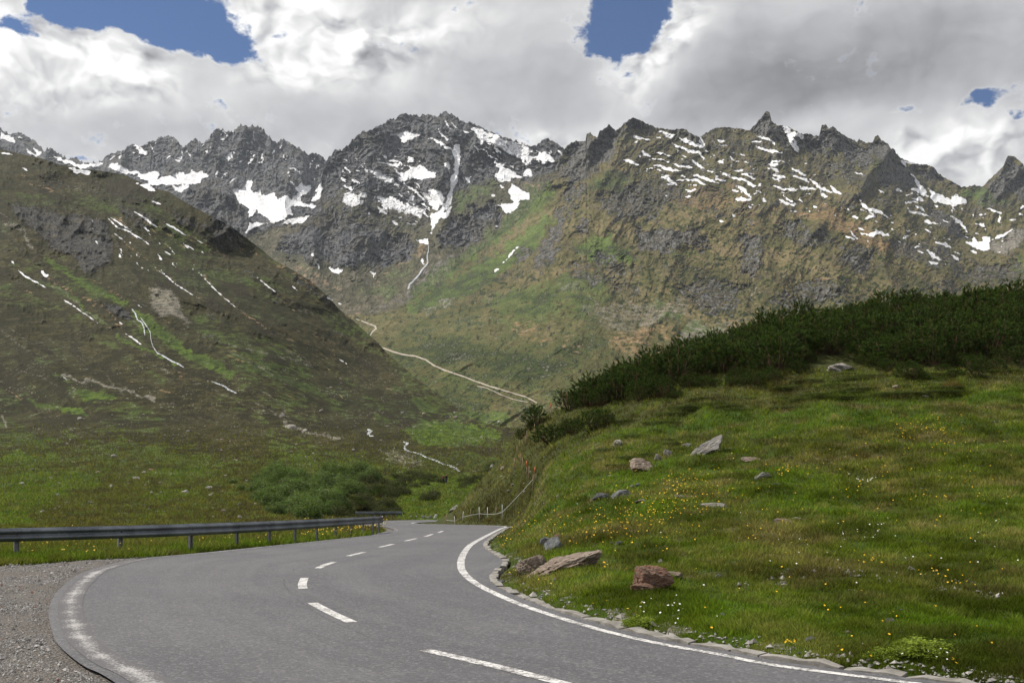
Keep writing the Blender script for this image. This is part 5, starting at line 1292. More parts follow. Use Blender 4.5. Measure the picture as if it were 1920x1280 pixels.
# ---------------------------------------------------------------- electric fence by the bend and marker stakes up the bank
m_wp = smat('pale_fence_post', (.62, .62, .58), .7, .3, 0, .2, 9); m_tape = smat('white_fence_tape', (.70, .71, .70), .7, .3, 0, .1, 9); m_wood = smat('weathered_stake', (.30, .215, .15), .85, .2, 0, .35, 9); m_orange = smat('orange_paint', (.62, .13, .05), .6, .3, 0, .2, 9)
fp = [(836, 984, 20), (853, 984, 16), (867, 978, 19), (883, 975.5, 21), (899, 973.5, 22), (913.5, 975, 23), (929, 974.5, 22), (942, 972, 24)]
def bankpt(px, py):
    Yv = float(hill(px, py)); Yv = 73.0 if not np.isfinite(Yv) else Yv; return Vector(((px-960)/F*Yv, Yv, (HZ-py)/F*Yv))
base_ = bankpt(883, 975.5); fe = empty('electric_fence', base_, 'low white tape fence on thin pale posts along the foot of the bank', 'fence'); tops = []
for i, (x, y, h_) in enumerate(fp):
    p = bankpt(x, y)-base_; hm_ = h_/F*73; mb = MB(); lean = random.Random(i).uniform(-.05, .08); mb.tube([p-Vector((0, 0, .2)), p+Vector((lean*.5, 0, hm_*.5)), p+Vector((lean, 0, hm_))], [.028, .026, .022], 6)
    link('post', mb.mesh('post', True), m_wp if i % 3 else m_wood, fe); tops.append(p+Vector((lean*.5, -.02, hm_*.48)))
p_ = bankpt(1000, 912)-base_; tops.append(p_+Vector((0, 0, .5)))
mb = MB()
for a_, b_ in zip(tops[:-1], tops[1:]):
    V = []; L_ = (b_-a_).length
    for j in range(9):
        t = j/8; q = a_.lerp(b_, t)-Vector((0, 0, 4*t*(1-t)*.010*L_)); V += [(q.x, q.y, q.z-.009), (q.x, q.y, q.z+.009), (q.x, q.y+.006, q.z+.009), (q.x, q.y+.006, q.z-.009)]
    mb.addv(V, [(j*4+c_, (j+1)*4+c_, (j+1)*4+(c_+1) % 4, j*4+(c_+1) % 4) for j in range(8) for c_ in range(4)])
link('tape', mb.mesh('tape'), m_tape, fe)
sk_ = [(999, 918, 30, 0), (1004, 900, 24, 1), (991, 899, 26, 0), (988.5, 888, 24, 1), (980.5, 880, 22, 0), (976.5, 870, 20, 0), (964, 880, 22, 0), (970, 860, 26, 0), (974.5, 843, 18, 0), (985, 836, 20, 0), (988, 829, 22, 0), (1002.5, 811, 17, 0), (1033, 776, 20, 2), (1062, 756, 18, 1), (1080, 750, 20, 0), (1102, 743, 16, 0)]
for i, (x, y, h_, c_) in enumerate(sk_):
    Yv = float(hill(x, y)); Yv = Yv if np.isfinite(Yv) else 80.; p = far(x, y, Yv); hm_ = h_/F*Yv*1.02
    r = empty('marker_stake', p, None, 'stake', 'wooden stakes up the edge of the bank'); r['label'] = 'thin wooden stake on the edge of the grassy bank' if c_ == 0 else 'thin stake with a bright orange top on the edge of the grassy bank'
    mb = MB(); ln = random.Random(i).uniform(-.05, .05); t_ = Vector((ln, 0, hm_)); cut = .55 if c_ else .97
    mb.tube([(0, 0, -.25), tuple(t_*cut)], [.030, .026], 6); link('pole', mb.mesh('pole', True), m_wood, r)
    mb = MB(); mb.tube([tuple(t_*cut), tuple(t_)], [.034, .034], 6); link('top', mb.mesh('top', True), m_orange if c_ else m_wood, r)

# ---------------------------------------------------------------- stream, waterfall, farm track
m_wat, k, b = mat('white_water'); tc = k.node('ShaderNodeTexCoord').outputs['Object']; n1 = k.noise(k.mapping(tc, (1, .5, 1)), 1.2, 6, .75)
k.put(b.inputs['Base Color'], k.mix(k.ss(n1, .44, .57), (.09, .10, .10), (.78, .80, .84))); b.inputs['Roughness'].default_value = .35; bump(k, b, n1, 1, .2)
m_trk = smat('pale_gravel_track', (.40, .35, .29), .95, .1, 0, .3, .12)
def ribbon(name, L, pts, m, lift, label, seed=0, n_=6, kind='structure', wig=.8, cat=None, name2=None):
    P = np.array(pts, float); t = np.arange(len(P)); q = np.linspace(0, len(P)-1, (len(P)-1)*n_+1); A = np.stack([np.interp(q, t, P[:, i]) for i in range(3)], -1)
    A[:, 0] += wig*fbm(q*1.3, q*0, 3, seed+400); A[:, 1] += wig*.6*fbm(q*1.3, q*0, 3, seed+410); A[:, 2] *= 1+.35*fbm(q*1.9, q*0, 2, seed+420)
    T = np.gradient(A[:, :2], axis=0); T /= np.hypot(T[:, 0], T[:, 1])[:, None]+1e-9; N_ = np.stack([-T[:, 1], T[:, 0]], -1); rows = []
    for s_ in (-.5, -.17, .17, .5):
        xy = A[:, :2]+N_*(A[:, 2:3]*s_); w3 = L.at(xy[:, 0], xy[:, 1]); w3 = w3*(1-lift*(1 if abs(s_) < .3 else .55)/w3[:, 1:2]); rows.append(w3)
    V = np.stack(rows, 1).reshape(-1, 3); me = npmesh(name, V, gridq(len(A), 4), True); return link(name, me, m, kind=kind, label=label)
def zp(z, pts): return _tr(z, pts)
def rib(name, L, z, txt, m, lift, label, seed):
    s = ZT[z][0]; pts = [(x, y, w_/s) for x, y, w_ in [tuple(float(c) for c in q.split(',')) for q in txt.split()] for (x, y, w_) in [(_tr(z, [(x, y)])[0][0], _tr(z, [(x, y)])[0][1], w_)]]
    return ribbon(name, L, pts, m, lift, label, seed)
rib('waterfall', LD, 5, "742,58,6 765,88,8 772,118,6 798,132,7 810,165,6 815,205,4", m_wat, 1.2, 'white waterfall splitting over dark rock on the left slope', 1)
rib('stream', LD, 5, "790,105,4 822,150,5 845,185,4 848,225,3 860,268,3 885,305,5 920,322,8 960,347,8 1005,368,8 1035,385,4", m_wat, 1.2, 'white mountain stream running down the left slope', 2)
rib('stream', LD, 5, "1190,463,4 1225,478,6 1260,490,8 1290,512,8 1330,530,5", m_wat, .9, 'foaming stretch of stream low on the left slope', 3)
rib('stream', LD, 6, "340,940,10 370,950,16 345,968,18 360,985,12 385,988,6", m_wat, .7, 'short bright bend of the valley stream', 4)
rib('stream', LD, 6, "600,1028,8 635,1040,14 605,1062,12 615,1085,14 650,1100,5 700,1108,10 740,1130,8 790,1148,9 840,1165,12 880,1185,8 930,1200,12 980,1222,16 1005,1242,10", m_wat, .7, 'white valley stream tumbling toward the road', 5)
rib('path', LC, 6, "445,352,12 520,378,11 600,402,10 680,410,9 760,438,10 820,480,11 900,515,10 1000,548,9 1100,585,9 1200,622,9 1300,652,9 1400,682,8 1480,705,8 1520,725,7 1560,748,7", m_trk, 3.0, 'pale gravel farm track crossing the valley side', 6)
rib('path', LC, 6, "245,138,7 300,160,8 350,180,10 395,195,12 405,215,10 380,235,9 360,262,8", m_trk, 4.0, 'upper bend of the pale gravel track at the valley head', 7)
rib('path', LC, 6, "1130,628,5 1200,640,5 1300,690,6 1400,725,5 1500,745,4", m_trk, 2.5, 'narrow second track below the main gravel track', 8)
rib('stream', LB, 2, "912,840,5 905,900,6 905,940,8 870,985,9 845,1020,10 805,1060,10 795,1085,8", m_wat, 5.0, 'thin white stream below the snow couloir of the central mountain', 9)

# ---------------------------------------------------------------- two walkers in the valley
m_skin = smat('skin', (.50, .30, .22), .6, .3); m_jr = smat('dark_red_jacket', (.20, .03, .045), .8); m_jb = smat('black_jacket', (.015, .015, .022), .8); m_tr = smat('dark_trousers', (.03, .035, .06), .85); m_hair = smat('brown_hair', (.07, .04, .025), .8)
m_shoe = smat('pale_shoe', (.45, .43, .40), .7)
def skin(name, verts, edges, radii, m, parent, subs=2, root=0):
    me = D.meshes.new(name); me.from_pydata(verts, edges, []); o = link(name, me, m, parent); md = o.modifiers.new('skin', 'SKIN'); md.use_smooth_shade = True; me.skin_vertices.new() if not me.skin_vertices else None
    for i, r in enumerate(radii):
        me.skin_vertices[0].data[i].radius = (r if isinstance(r, tuple) else (r, r)); me.skin_vertices[0].data[i].use_root = (i == root)
    s_ = o.modifiers.new('sub', 'SUBSURF'); s_.levels = s_.render_levels = subs; return o
def person(px, py, Y, H, jacket, rz, label, arms):
    p = Vector(LD.at(px, py)); r = empty('person', p, label, 'person', None, rz); s = H/1.75; S_ = lambda v: tuple(q*s for q in v)
    (el_l, ha_l), (el_r, ha_r) = arms
    V = [(0, 0, .93), (0, 0, 1.12), (0, .01, 1.32), (0, 0, 1.44), (0, -.01, 1.53), (0, -.02, 1.60), (0, -.02, 1.70), (-.17, 0, 1.40), el_l, ha_l, (.17, 0, 1.40), el_r, ha_r, (-.09, 0, .88), (-.10, -.02, .50), (-.11, 0, .08), (-.11, -.15, .04), (.09, 0, .88), (.10, -.01, .50), (.12, .02, .08), (.13, -.13, .04)]
    E = [(0, 1), (1, 2), (2, 3), (3, 4), (4, 5), (5, 6), (3, 7), (7, 8), (8, 9), (3, 10), (10, 11), (11, 12), (0, 13), (13, 14), (14, 15), (15, 16), (0, 17), (17, 18), (18, 19), (19, 20)]
    R_r = [.13, .12, .14, .08, .055, .095, .085, .06, .045, .032, .06, .045, .032, .09, .06, .045, .035, .09, .06, .045, .035]
    skin('body', [S_(v) for v in V], E, [q*s*.93 for q in R_r], m_skin, r)
    jv = [V[0], V[1], V[2], (0, 0, 1.45), V[7], V[8], tuple(a*.85+b*.15 for a, b in zip(V[9], V[8])), V[10], V[11], tuple(a*.85+b*.15 for a, b in zip(V[12], V[11]))]
    skin('jacket', [S_(v) for v in jv], [(0, 1), (1, 2), (2, 3), (3, 4), (4, 5), (5, 6), (3, 7), (7, 8), (8, 9)], [q*s for q in (.155, .15, .17, .09, .085, .068, .055, .085, .068, .055)], jacket, r, root=2)
    tv = [(0, 0, .92), V[13], V[14], V[15], V[17], V[18], V[19]]
    skin('trousers', [S_(v) for v in tv], [(0, 1), (1, 2), (2, 3), (0, 4), (4, 5), (5, 6)], [q*s for q in (.145, .115, .08, .07, .115, .08, .07)], m_tr, r)
    skin('hair', [S_((0, .02, 1.62)), S_((0, .01, 1.73))], [(0, 1)], [.098*s, .09*s], m_hair, r)
    for a_, b_ in ((15, 16), (19, 20)): skin('shoe', [S_(V[a_][:2]+(.05,)), S_(V[b_])], [(0, 1)], [.06*s, .045*s], m_shoe, r)
    # face: nose and eyes
    mb = MB(); mb.tube([S_((0, -.105, 1.645)), S_((0, -.135, 1.625))], [.012*s, .016*s], 6); link('nose', mb.mesh('nose', True), m_skin, r)
person(831.5, 906, 200, 1.65, m_jr, .5, 'walker in a dark red jacket, the left of two standing in the valley', (((-.28, -.08, 1.18), (-.12, -.28, 1.22)), ((.28, -.08, 1.16), (.12, -.26, 1.20))))
person(836.8, 906.5, 200, 1.80, m_jb, -.7, 'walker in a black jacket, the right of two standing in the valley', (((-.27, -.06, 1.14), (-.10, -.27, 1.25)), ((.28, .02, 1.12), (.26, -.1, .90))))
# ---------------------------------------------------------------- ground cover of blades, leaves and flowers
def vmat(name, r=.75, sp=.2, tr=0, var=.25):
    m, k, b = mat(name); a = k.attr('col').outputs[0]; k.put(b.inputs['Base Color'], a); b.inputs['Roughness'].default_value = r; b.inputs['Specular IOR Level'].default_value = sp
    if tr:
        t = k.node('ShaderNodeBsdfTranslucent'); k.put(t.inputs[0], k.mix(1.0, a, (1.15, 1.25, .7), 'MULTIPLY')); mx_ = k.node('ShaderNodeMixShader'); mx_.inputs[0].default_value = tr
        k.nt.links.new(b.outputs[0], mx_.inputs[1]); k.nt.links.new(t.outputs[0], mx_.inputs[2]); k.nt.links.new(mx_.outputs[0], k.nt.nodes['Material Output'].inputs[0])
    return m
RS = np.random.RandomState(12)
def trimesh(name, V, C, m, label, cat, kind='stuff', per=3):
    Q = np.arange(len(V), dtype=np.int32).reshape(-1, 3); me = npmesh(name, V, Q, False, {'col': C}, 3)
    return link(name, me, m, label=label, cat=cat, kind=kind)
def blades(P, h, w, C, bend=.5):
    n_ = len(P); a = RS.uniform(0, 2*np.pi, n_); b_ = RS.uniform(0, 2*np.pi, n_); tilt = RS.uniform(.1, bend, n_)
    dx_ = np.stack([np.cos(a), np.sin(a), 0*a], -1)*w[:, None]*.5; up = np.stack([np.cos(b_)*tilt*h, np.sin(b_)*tilt*h, h], -1); lo = np.array([0, 0, -.02])
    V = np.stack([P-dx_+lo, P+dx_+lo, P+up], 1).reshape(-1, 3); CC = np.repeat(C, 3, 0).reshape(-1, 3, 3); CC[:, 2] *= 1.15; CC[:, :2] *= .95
    return V, CC.reshape(-1, 3)
def palette(g, dry, n_):
    """g 0..1 lush; dry 0..1"""
    c = np.outer(1-g, (.098, .110, .016))+np.outer(g, (.096, .152, .012)); d = np.array([.21, .17, .075]); c = c*(1-dry[:, None])+d*dry[:, None]
    return c*RS.uniform(.40, 1.5, (n_, 1))*RS.uniform(.9, 1.1, (n_, 3))
m_grass = vmat('grass_blade', .7, .06, .42)
def hill_pts(n_, x0, y0, x1, y1):
    px = RS.uniform(x0, x1, n_); py = RS.uniform(y0, y1, n_); Y = hill(px, py)+RS.uniform(-.5, .5, n_)*.012*hill(px, py); ok = np.isfinite(Y); px, Y = px[ok], Y[ok]; X = (px-960)/F*Y
    d = hdist(X, Y); ok = d > .03; X, Y, px, d = X[ok], Y[ok], px[ok], d[ok]; return np.stack([X, Y, hz(X, Y)], -1), px, d
P, px_, d_ = hill_pts(1120000, 850, 690, 2330, 1330)
g1_ = fbm(P[:, 0]/3.2, P[:, 1]/4.5, 4, 95); g3_ = fbm(P[:, 0]/1.1, P[:, 1]/1.1, 3, 97); g2_ = fbm(P[:, 0]/9, P[:, 1]/12, 3, 96); g4_ = fbm(P[:, 0]/.45, P[:, 1]/.45, 3, 120)
bare = np.clip(.75*sstep(fbm(P[:, 0]/.9, P[:, 1]/.9, 4, 98), .10, .4)*sstep(g1_, 0, .25)*sstep(14-P[:, 1], -2, 4), 0, 1)
keep = (RS.rand(len(P)) < np.clip(.72+.5*g4_, .25, 1)*(1-.8*bare)*np.interp(P[:, 1], [8, 30, 60, 80], [1, .9, .55, .4])); P, g1_, g2_, g3_, g4_, d_ = P[keep], g1_[keep], g2_[keep], g3_[keep], g4_[keep], d_[keep]
far_ = sstep(P[:, 1], 45, 62)
bk_ = sstep(1120-(960+F*P[:, 0]/P[:, 1]), 0, 160)*sstep(P[:, 1], 18, 40)
dry = np.clip(.12+.38*bk_+.45*g1_+.5*g3_+.25*g4_, 0, .85)*np.where(RS.rand(len(P)) < .35, 1.3, .75); dry = np.clip(dry, 0, 1)
lush = np.clip(.6-.5*g2_-.35*g1_+.3*g3_-.4*far_, 0, 1)
h = (.028+.0019*P[:, 1])*RS.uniform(.5, 1.5, len(P))*(1+.9*np.clip(g4_+.25*g1_, -.5, .9))*np.clip(d_/.35, .45, 1); w_ = .0045+.00075*P[:, 1]
patch = np.clip(1.08+.65*fbm(P[:, 0]/1.6, P[:, 1]/2.2, 4, 151)+.3*fbm(P[:, 0]/7, P[:, 1]/9, 2, 152), .60, 1.45)[:, None]
hea = far_*sstep(fbm(P[:, 0]/2.2, P[:, 1]/3.0, 4, 161), -.05, .25); PC = palette(lush, dry, len(P))*patch; PC = PC*(1-.65*hea[:, None])+np.array([.045, .034, .014])*.65*hea[:, None]
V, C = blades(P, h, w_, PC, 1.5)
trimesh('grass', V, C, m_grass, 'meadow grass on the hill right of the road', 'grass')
# verge and pasture behind the guardrail
def ld_pts(n_, x0, y0, x1, y1):
    px = RS.uniform(x0, x1, n_); py = RS.uniform(y0, y1, n_); b_ = np.interp(px, LD.px, LD.ba); ok = py < b_-.5; px, py = px[ok], py[ok]; return LD.at(px, py), px, py
P1, p1x, p1y = ld_pts(90000, -20, 985, 745, 1066)
P2_, p2x, p2y = ld_pts(190000, -20, 780, 980, 1000); kp = RS.rand(len(p2x)) < np.clip((p2y-790)/130, 0, 1); P2_, p2x, p2y = P2_[kp], p2x[kp], p2y[kp]
P = np.vstack([P1, P2_]); px_ = np.concatenate([p1x, p2x]); py_ = np.concatenate([p1y, p2y])
wq1 = 34*fbm(px_/45, py_/14, 4, 171); wq2 = 10*fbm(px_/45, py_/14, 4, 172); gc_ = cover('green', px_+wq1, np.minimum(py_+wq2, 1058)); nn_ = fbm(P[:, 0]/2.5, P[:, 1]/2.5, 4, 130); n5_ = fbm(px_/30, py_/9, 4, 131)
vg = (py_ > 1000).astype(float); lush = np.clip(gc_*1.1+.4*n5_+.35*vg, 0, 1); brown = np.clip(.36-.6*gc_+.9*n5_-.3*vg, 0, .85)
C0 = palette(lush, np.clip(.2+.4*nn_, 0, .7), len(P)); br = np.array([.085, .070, .030])*RS.uniform(.5, 1.4, (len(P), 1)); C0 = C0*(1-brown[:, None])+br*brown[:, None]
h = np.where(py_ > 1000, .05+.003*P[:, 1], .03+.0015*P[:, 1])*RS.uniform(.5, 1.5, len(P))*(1+.5*nn_); w_ = .006+.0009*P[:, 1]
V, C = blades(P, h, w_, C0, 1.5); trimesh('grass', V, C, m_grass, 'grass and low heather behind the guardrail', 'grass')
# flowers
m_fl = vmat('petals', .6, .2)
def discs(P, r, C, k_=6):
    n_ = len(P); nrm = np.stack([RS.uniform(-.6, .6, n_), RS.uniform(-1.0, .2, n_), np.ones(n_)], -1); nrm /= np.linalg.norm(nrm, axis=1)[:, None]; u = np.cross(nrm, [0, 1, 0.]); u /= np.linalg.norm(u, axis=1)[:, None]; v = np.cross(nrm, u); V = []
    for j in range(k_):
        a, b_ = 2*math.pi*j/k_, 2*math.pi*(j+1)/k_
        V.append(np.stack([P-nrm*r[:, None]*.2, P+(u*math.cos(a)+v*math.sin(a))*r[:, None], P+(u*math.cos(b_)+v*math.sin(b_))*r[:, None]], 1))
    return np.stack(V, 1).reshape(-1, 3), np.repeat(C, 3*k_, 0)
def flowers(spots, name, colr, label, r0):
    A = []
    for x, y, sx, sy, n_ in spots:
        n_ = int(n_*.7); px = RS.normal(x, sx*1.2, n_); py = RS.normal(y, sy*1.2, n_); Y = hill(px, py); ok = np.isfinite(Y); px, Y = px[ok], Y[ok]; X = (px-960)/F*Y; ok = hdist(X, Y) > .12; A.append(np.stack([X[ok], Y[ok], hz(X[ok], Y[ok])], -1))
    P = np.vstack(A); hh = (.035+.0022*P[:, 1])*RS.uniform(.9, 1.7, len(P)); Pt = P+np.stack([0*hh, 0*hh, hh], -1); r = (r0+.0004*P[:, 1])*RS.uniform(.6, 1.15, len(P))
    V, C = discs(Pt, r, np.array(colr)*RS.uniform(.75, 1.15, (len(P), 1)))
    sv, sc2 = blades(P, hh, np.full(len(P), .006), np.tile([.05, .08, .015], (len(P), 1)), .06)
    trimesh(name, np.vstack([V, sv]), np.vstack([C, sc2]), m_fl, label, 'flowers')
ysp = [(1270, 935, 50, 14, 130), (1235, 965, 45, 14, 120), (1180, 985, 40, 15, 110), (1110, 985, 40, 20, 80), (1060, 995, 50, 15, 50), (1320, 930, 40, 16, 60), (1280, 903, 22, 8, 40), (1262, 912, 10, 5, 30), (1305, 890, 16, 5, 24), (1473, 890, 8, 4, 26), (1475, 876, 8, 2, 12),
       (1420, 960, 90, 40, 60), (1600, 900, 120, 30, 60), (1700, 820, 60, 12, 110), (1640, 860, 120, 25, 80), (1740, 800, 40, 8, 50), (1420, 1018, 10, 3, 12), (1638, 1058, 10, 3, 20), (1800, 1095, 18, 6, 14), (1750, 1085, 16, 5, 12), (1750, 938, 16, 3, 24), (1848, 940, 14, 3, 10), (1560, 1240, 10, 3, 26), (1408, 1218, 8, 3, 30), (1478, 1217, 8, 3, 18),
       (950, 1075, 20, 22, 34), (1000, 1100, 40, 14, 14), (1135, 1065, 6, 4, 12), (915, 1060, 5, 14, 26), (925, 1015, 12, 5, 24), (960, 990, 20, 8, 40), (1080, 940, 70, 30, 30), (1240, 1100, 140, 40, 26), (1600, 1100, 200, 70, 60), (1780, 1255, 10, 5, 8), (1700, 960, 140, 40, 70), (1850, 860, 70, 40, 60), (1370, 870, 60, 20, 30), (1120, 1160, 60, 20, 14), (1660, 1180, 60, 14, 10)]
flowers(ysp, 'yellow_flowers', (.72, .44, .015), 'yellow wildflowers scattered in the hill meadow', .0085)
wsp = [(1640, 1000, 20, 8, 16), (1620, 905, 14, 3, 26), (1560, 1010, 60, 20, 14), (1750, 1240, 40, 14, 16), (1720, 1030, 90, 30, 16), (1500, 1040, 160, 60, 24), (1240, 1150, 24, 10, 30), (1820, 1050, 60, 60, 14)]
flowers(wsp, 'white_flowers', (.70, .70, .64), 'small white wildflowers in the meadow', .007)
P, px_, py_ = ld_pts(1400, 40, 1000, 720, 1050); P = P[(fbm(px_/40, py_/12, 2, 77) > .0)]
P3, px3, py3 = ld_pts(1100, 560, 985, 735, 1012); P = np.vstack([P, P3]); P = P[RS.rand(len(P)) < .26]; hh = (.08+.004*P[:, 1])*RS.uniform(.8, 1.6, len(P)); Pt = P+np.stack([0*hh, 0*hh, hh], -1)
V, C = discs(Pt, (.008+.0006*P[:, 1])*RS.uniform(.6, 1.1, len(P)), np.array([.55, .36, .02])*RS.uniform(.6, 1.1, (len(P), 1))); trimesh('yellow_flowers', V, C, m_fl, 'yellow wildflowers behind the guardrail posts', 'flowers')
# gravel
def pebbles(P, s, C):
    n_ = len(P); base_ = np.array([(1, 0, 0), (-1, 0, 0), (0, 1, 0), (0, -1, 0), (0, 0, .8), (0, 0, -.5)]); q = base_[None]*RS.uniform(.5, 1.3, (n_, 6, 1))+RS.normal(0, .15, (n_, 6, 3)); a = RS.uniform(0, 6.28, n_); c, s2 = np.cos(a), np.sin(a)
    x = q[..., 0]*c[:, None]-q[..., 1]*s2[:, None]; y = q[..., 0]*s2[:, None]+q[..., 1]*c[:, None]; q = np.stack([x, y, q[..., 2]], -1)*s[:, None, None]+P[:, None]
    fi = np.array([(0, 2, 4), (2, 1, 4), (1, 3, 4), (3, 0, 4), (2, 0, 5), (1, 2, 5), (3, 1, 5), (0, 3, 5)]); return q[:, fi].reshape(-1, 3), np.repeat(C, 24, 0)
n_ = 46000; px = RS.uniform(-20, 330, n_); py = RS.uniform(1040, 1290, n_); Y = RY(py); X = (px-960)/F*Y; dd, ss_ = polydist(X, Y, ELft[30:260]); ba_ = np.interp(px, LD.px, LD.ba)
nn = fbm(X/1.2, Y/1.2, 4, 140)
ok = (dd*ss_ > .10) & (py > ba_+1) & (RS.rand(n_) < np.clip(.45+.9*nn+.4*(dd > 1.5)*(Y > 17), .08, 1)); X, Y, dd = X[ok], Y[ok], dd[ok]
rix = np.clip(np.searchsorted(gy, Y)-1, 0, len(gy)-2); cix = np.clip(np.searchsorted(gx, X)-1, 0, len(gx)-2); Z = GZ[rix, cix]
s = (.007+.0006*Y)*np.exp(RS.normal(0, .5, len(X)))*.55; tint = RS.uniform(.13, .42, (len(X), 1))*np.array([[1, .96, .92]]); red = RS.rand(len(X)) < .02; tint[red] = (.22, .09, .06)
V, C = pebbles(np.stack([X, Y, Z+s*.2], -1), s, tint); trimesh('gravel', V, C, vmat('gravel_stone', .9, .2), 'loose gravel on the lay-by left of the road', 'gravel')
# rubble and grit in the bare patches of the hill and along the kerb
P, px_, d_ = hill_pts(60000, 900, 1050, 1960, 1300); bare = sstep(fbm(P[:, 0]/.9, P[:, 1]/.9, 4, 98), .10, .4)*sstep(fbm(P[:, 0]/3.2, P[:, 1]/4.5, 4, 95), 0, .25)*sstep(14-P[:, 1], -2, 4); ok = (RS.rand(len(P)) < bare*.35+.08*(d_ < .22)); P = P[ok]
s = (.008+.0008*P[:, 1])*np.exp(RS.normal(0, .5, len(P))); V, C = pebbles(P+np.array([0, 0, .01]), s, RS.uniform(.12, .36, (len(P), 1))*np.array([[1, .95, .88]])); trimesh('rubble', V, C, D.materials['gravel_stone'], 'loose rubble on bare spots of the meadow and along the kerb', 'rubble')

# ---------------------------------------------------------------- dwarf pines, alders and leafy plants
m_pine = vmat('pine_needles', .65, .12, .3); m_ald = vmat('alder_leaves', .55, .2, .4); m_stem = smat('reddish_pine_stem', (.10, .055, .035), .85, .2, 0, .4, 9)
def tris_to_mesh(name, V, C): return npmesh(name, V, np.arange(len(V), dtype=np.int32).reshape(-1, 3), False, {'col': C}, 3)
def pine_mesh(seed, W_, H_, nb=300, needles=30):
    r = np.random.RandomState(seed); VV = []; CC = []; st = MB()
    lob = [(r.uniform(-.45, .45), r.uniform(-.45, .45), r.uniform(.7, 1.0)) for _ in range(6)]
    for i in range(nb):
        a = r.uniform(0, 6.28); q = math.sqrt(r.rand()); x, y = q*math.cos(a), q*math.sin(a)
        hmax = max(l[2]*max(0, 1-((x-l[0])**2+(y-l[1])**2)/.75)**.5 for l in lob) if True else 1
        hmax = max(hmax, .25*(1-q)); lev = r.rand()**.45; tip = np.array([x*W_/2, y*W_/2, max(.06, hmax*lev*H_)*r.uniform(.9, 1.06)])
        d = np.array([x*1.1+r.normal(0, .4), y*1.1+r.normal(0, .4), .35+r.rand()*.55]); d /= np.linalg.norm(d)
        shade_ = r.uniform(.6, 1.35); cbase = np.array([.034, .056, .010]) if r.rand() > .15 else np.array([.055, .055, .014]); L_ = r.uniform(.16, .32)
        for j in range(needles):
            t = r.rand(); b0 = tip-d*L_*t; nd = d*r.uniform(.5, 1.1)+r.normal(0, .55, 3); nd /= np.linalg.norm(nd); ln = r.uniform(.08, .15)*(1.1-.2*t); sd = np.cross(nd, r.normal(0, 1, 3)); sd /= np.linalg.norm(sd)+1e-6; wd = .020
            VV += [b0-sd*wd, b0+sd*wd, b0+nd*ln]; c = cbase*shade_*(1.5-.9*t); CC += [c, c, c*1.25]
        if i % 12 == 0: st.tube([(x*.1*W_, y*.1*W_, -.1), (x*.3*W_, y*.3*W_, tip[2]*.35), tuple(tip-d*L_*.8)], [.035, .026, .012], 5)
    return tris_to_mesh('crown', np.array(VV), np.array(CC)), st.mesh('stem', True)
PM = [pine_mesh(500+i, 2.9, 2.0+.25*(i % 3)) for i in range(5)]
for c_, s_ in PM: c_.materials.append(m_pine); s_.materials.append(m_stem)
def shrub(meshes, name, loc, s, sz, rz, label, cat, group):
    o = empty(name, loc, label, cat, group, rz); o.scale = (s, s, sz)
    for nm, me in zip(('crown', 'stem'), meshes):
        c = D.objects.new(nm, me); COL.objects.link(c); c.parent = o
    return o
rs = random.Random(21); low = np.array(P2("1055,772 1110,768 1180,758 1230,738 1290,716 1340,706 1400,696 1440,704 1470,700 1500,672 1600,668 1640,690 1700,692 1760,690 1830,672 1880,664 1900,640 1960,630 2100,600")); pts = []
tries = 0
while len(pts) < 255 and tries < 60000:
    tries += 1; px = rs.uniform(1062, 2010); Y = rs.uniform(58, 99); x = (px-960)/F*Y; z = float(hz(x, Y)); py = HZ-F*z/Y
    if py > np.interp(px, low[:, 0], low[:, 1])-4: continue
    if Y > 90+ (px-1400)*.008: continue
    mind = 1.5 if Y < 78 else 1.85
    if any((x-a)**2+(Y-b_)**2 < mind**2 for a, b_, _ in pts): continue
    pts.append((x, Y, z))
for x, Y, z in pts:
    px = 960+F*x/Y; e_ = min(1, max(.45, (px-1062)/160+.50)); s = rs.uniform(.8, 1.35)*e_**.5
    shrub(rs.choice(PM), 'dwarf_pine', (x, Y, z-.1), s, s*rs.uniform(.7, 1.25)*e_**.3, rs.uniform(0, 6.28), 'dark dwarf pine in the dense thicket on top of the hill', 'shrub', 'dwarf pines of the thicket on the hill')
def hshrub(px, py, wpx, hpx_, label, at=None, meshes=PM, name='dwarf_pine', group=None, cat='shrub'):
    p = at(px, py) if at else hp(px, py); s = wpx/F*p[1]/2.9; sz = hpx_/F*p[1]/2.2
    return shrub(rs.choice(meshes), name, (p[0], p[1]+.25*min(s, 1), p[2]-.06*min(s, 1)), s, sz, rs.uniform(0, 6.28), label, cat, group)
for (x, y, w_, h_, l) in [(1004, 800, 56, 48, 'dark dwarf pine standing on the edge of the bank beside the far track'), (978, 822, 26, 24, 'small dark pine shrub at the left foot of the bank pine'), (996, 806, 20, 22, 'narrow dark pine shrub under the bank pine'),
        (1034, 828, 84, 50, 'broad dwarf pine in front of the bank stakes'), (1072, 812, 50, 42, 'dwarf pine between the broad one and the round one on the hill'), (1112, 808, 76, 46, 'round dwarf pine right of the broad one on the hill'), (1135, 800, 50, 36, 'right end of the pine row on the left hill shoulder'),
        (1295, 772, 30, 16, 'tiny low pine below the thicket'), (1412, 722, 56, 36, 'dark pine shrub jutting out below the thicket'), (1445, 716, 50, 34, 'second dark pine shrub jutting out below the thicket'), (1380, 718, 40, 30, 'pine shrub at the left of the two jutting ones'),
        (1200, 752, 60, 46, 'pine shrub at the lower left corner of the thicket'), (1240, 745, 60, 48, 'pine shrub in the lower left front of the thicket')]: hshrub(x, y, w_, h_, l)
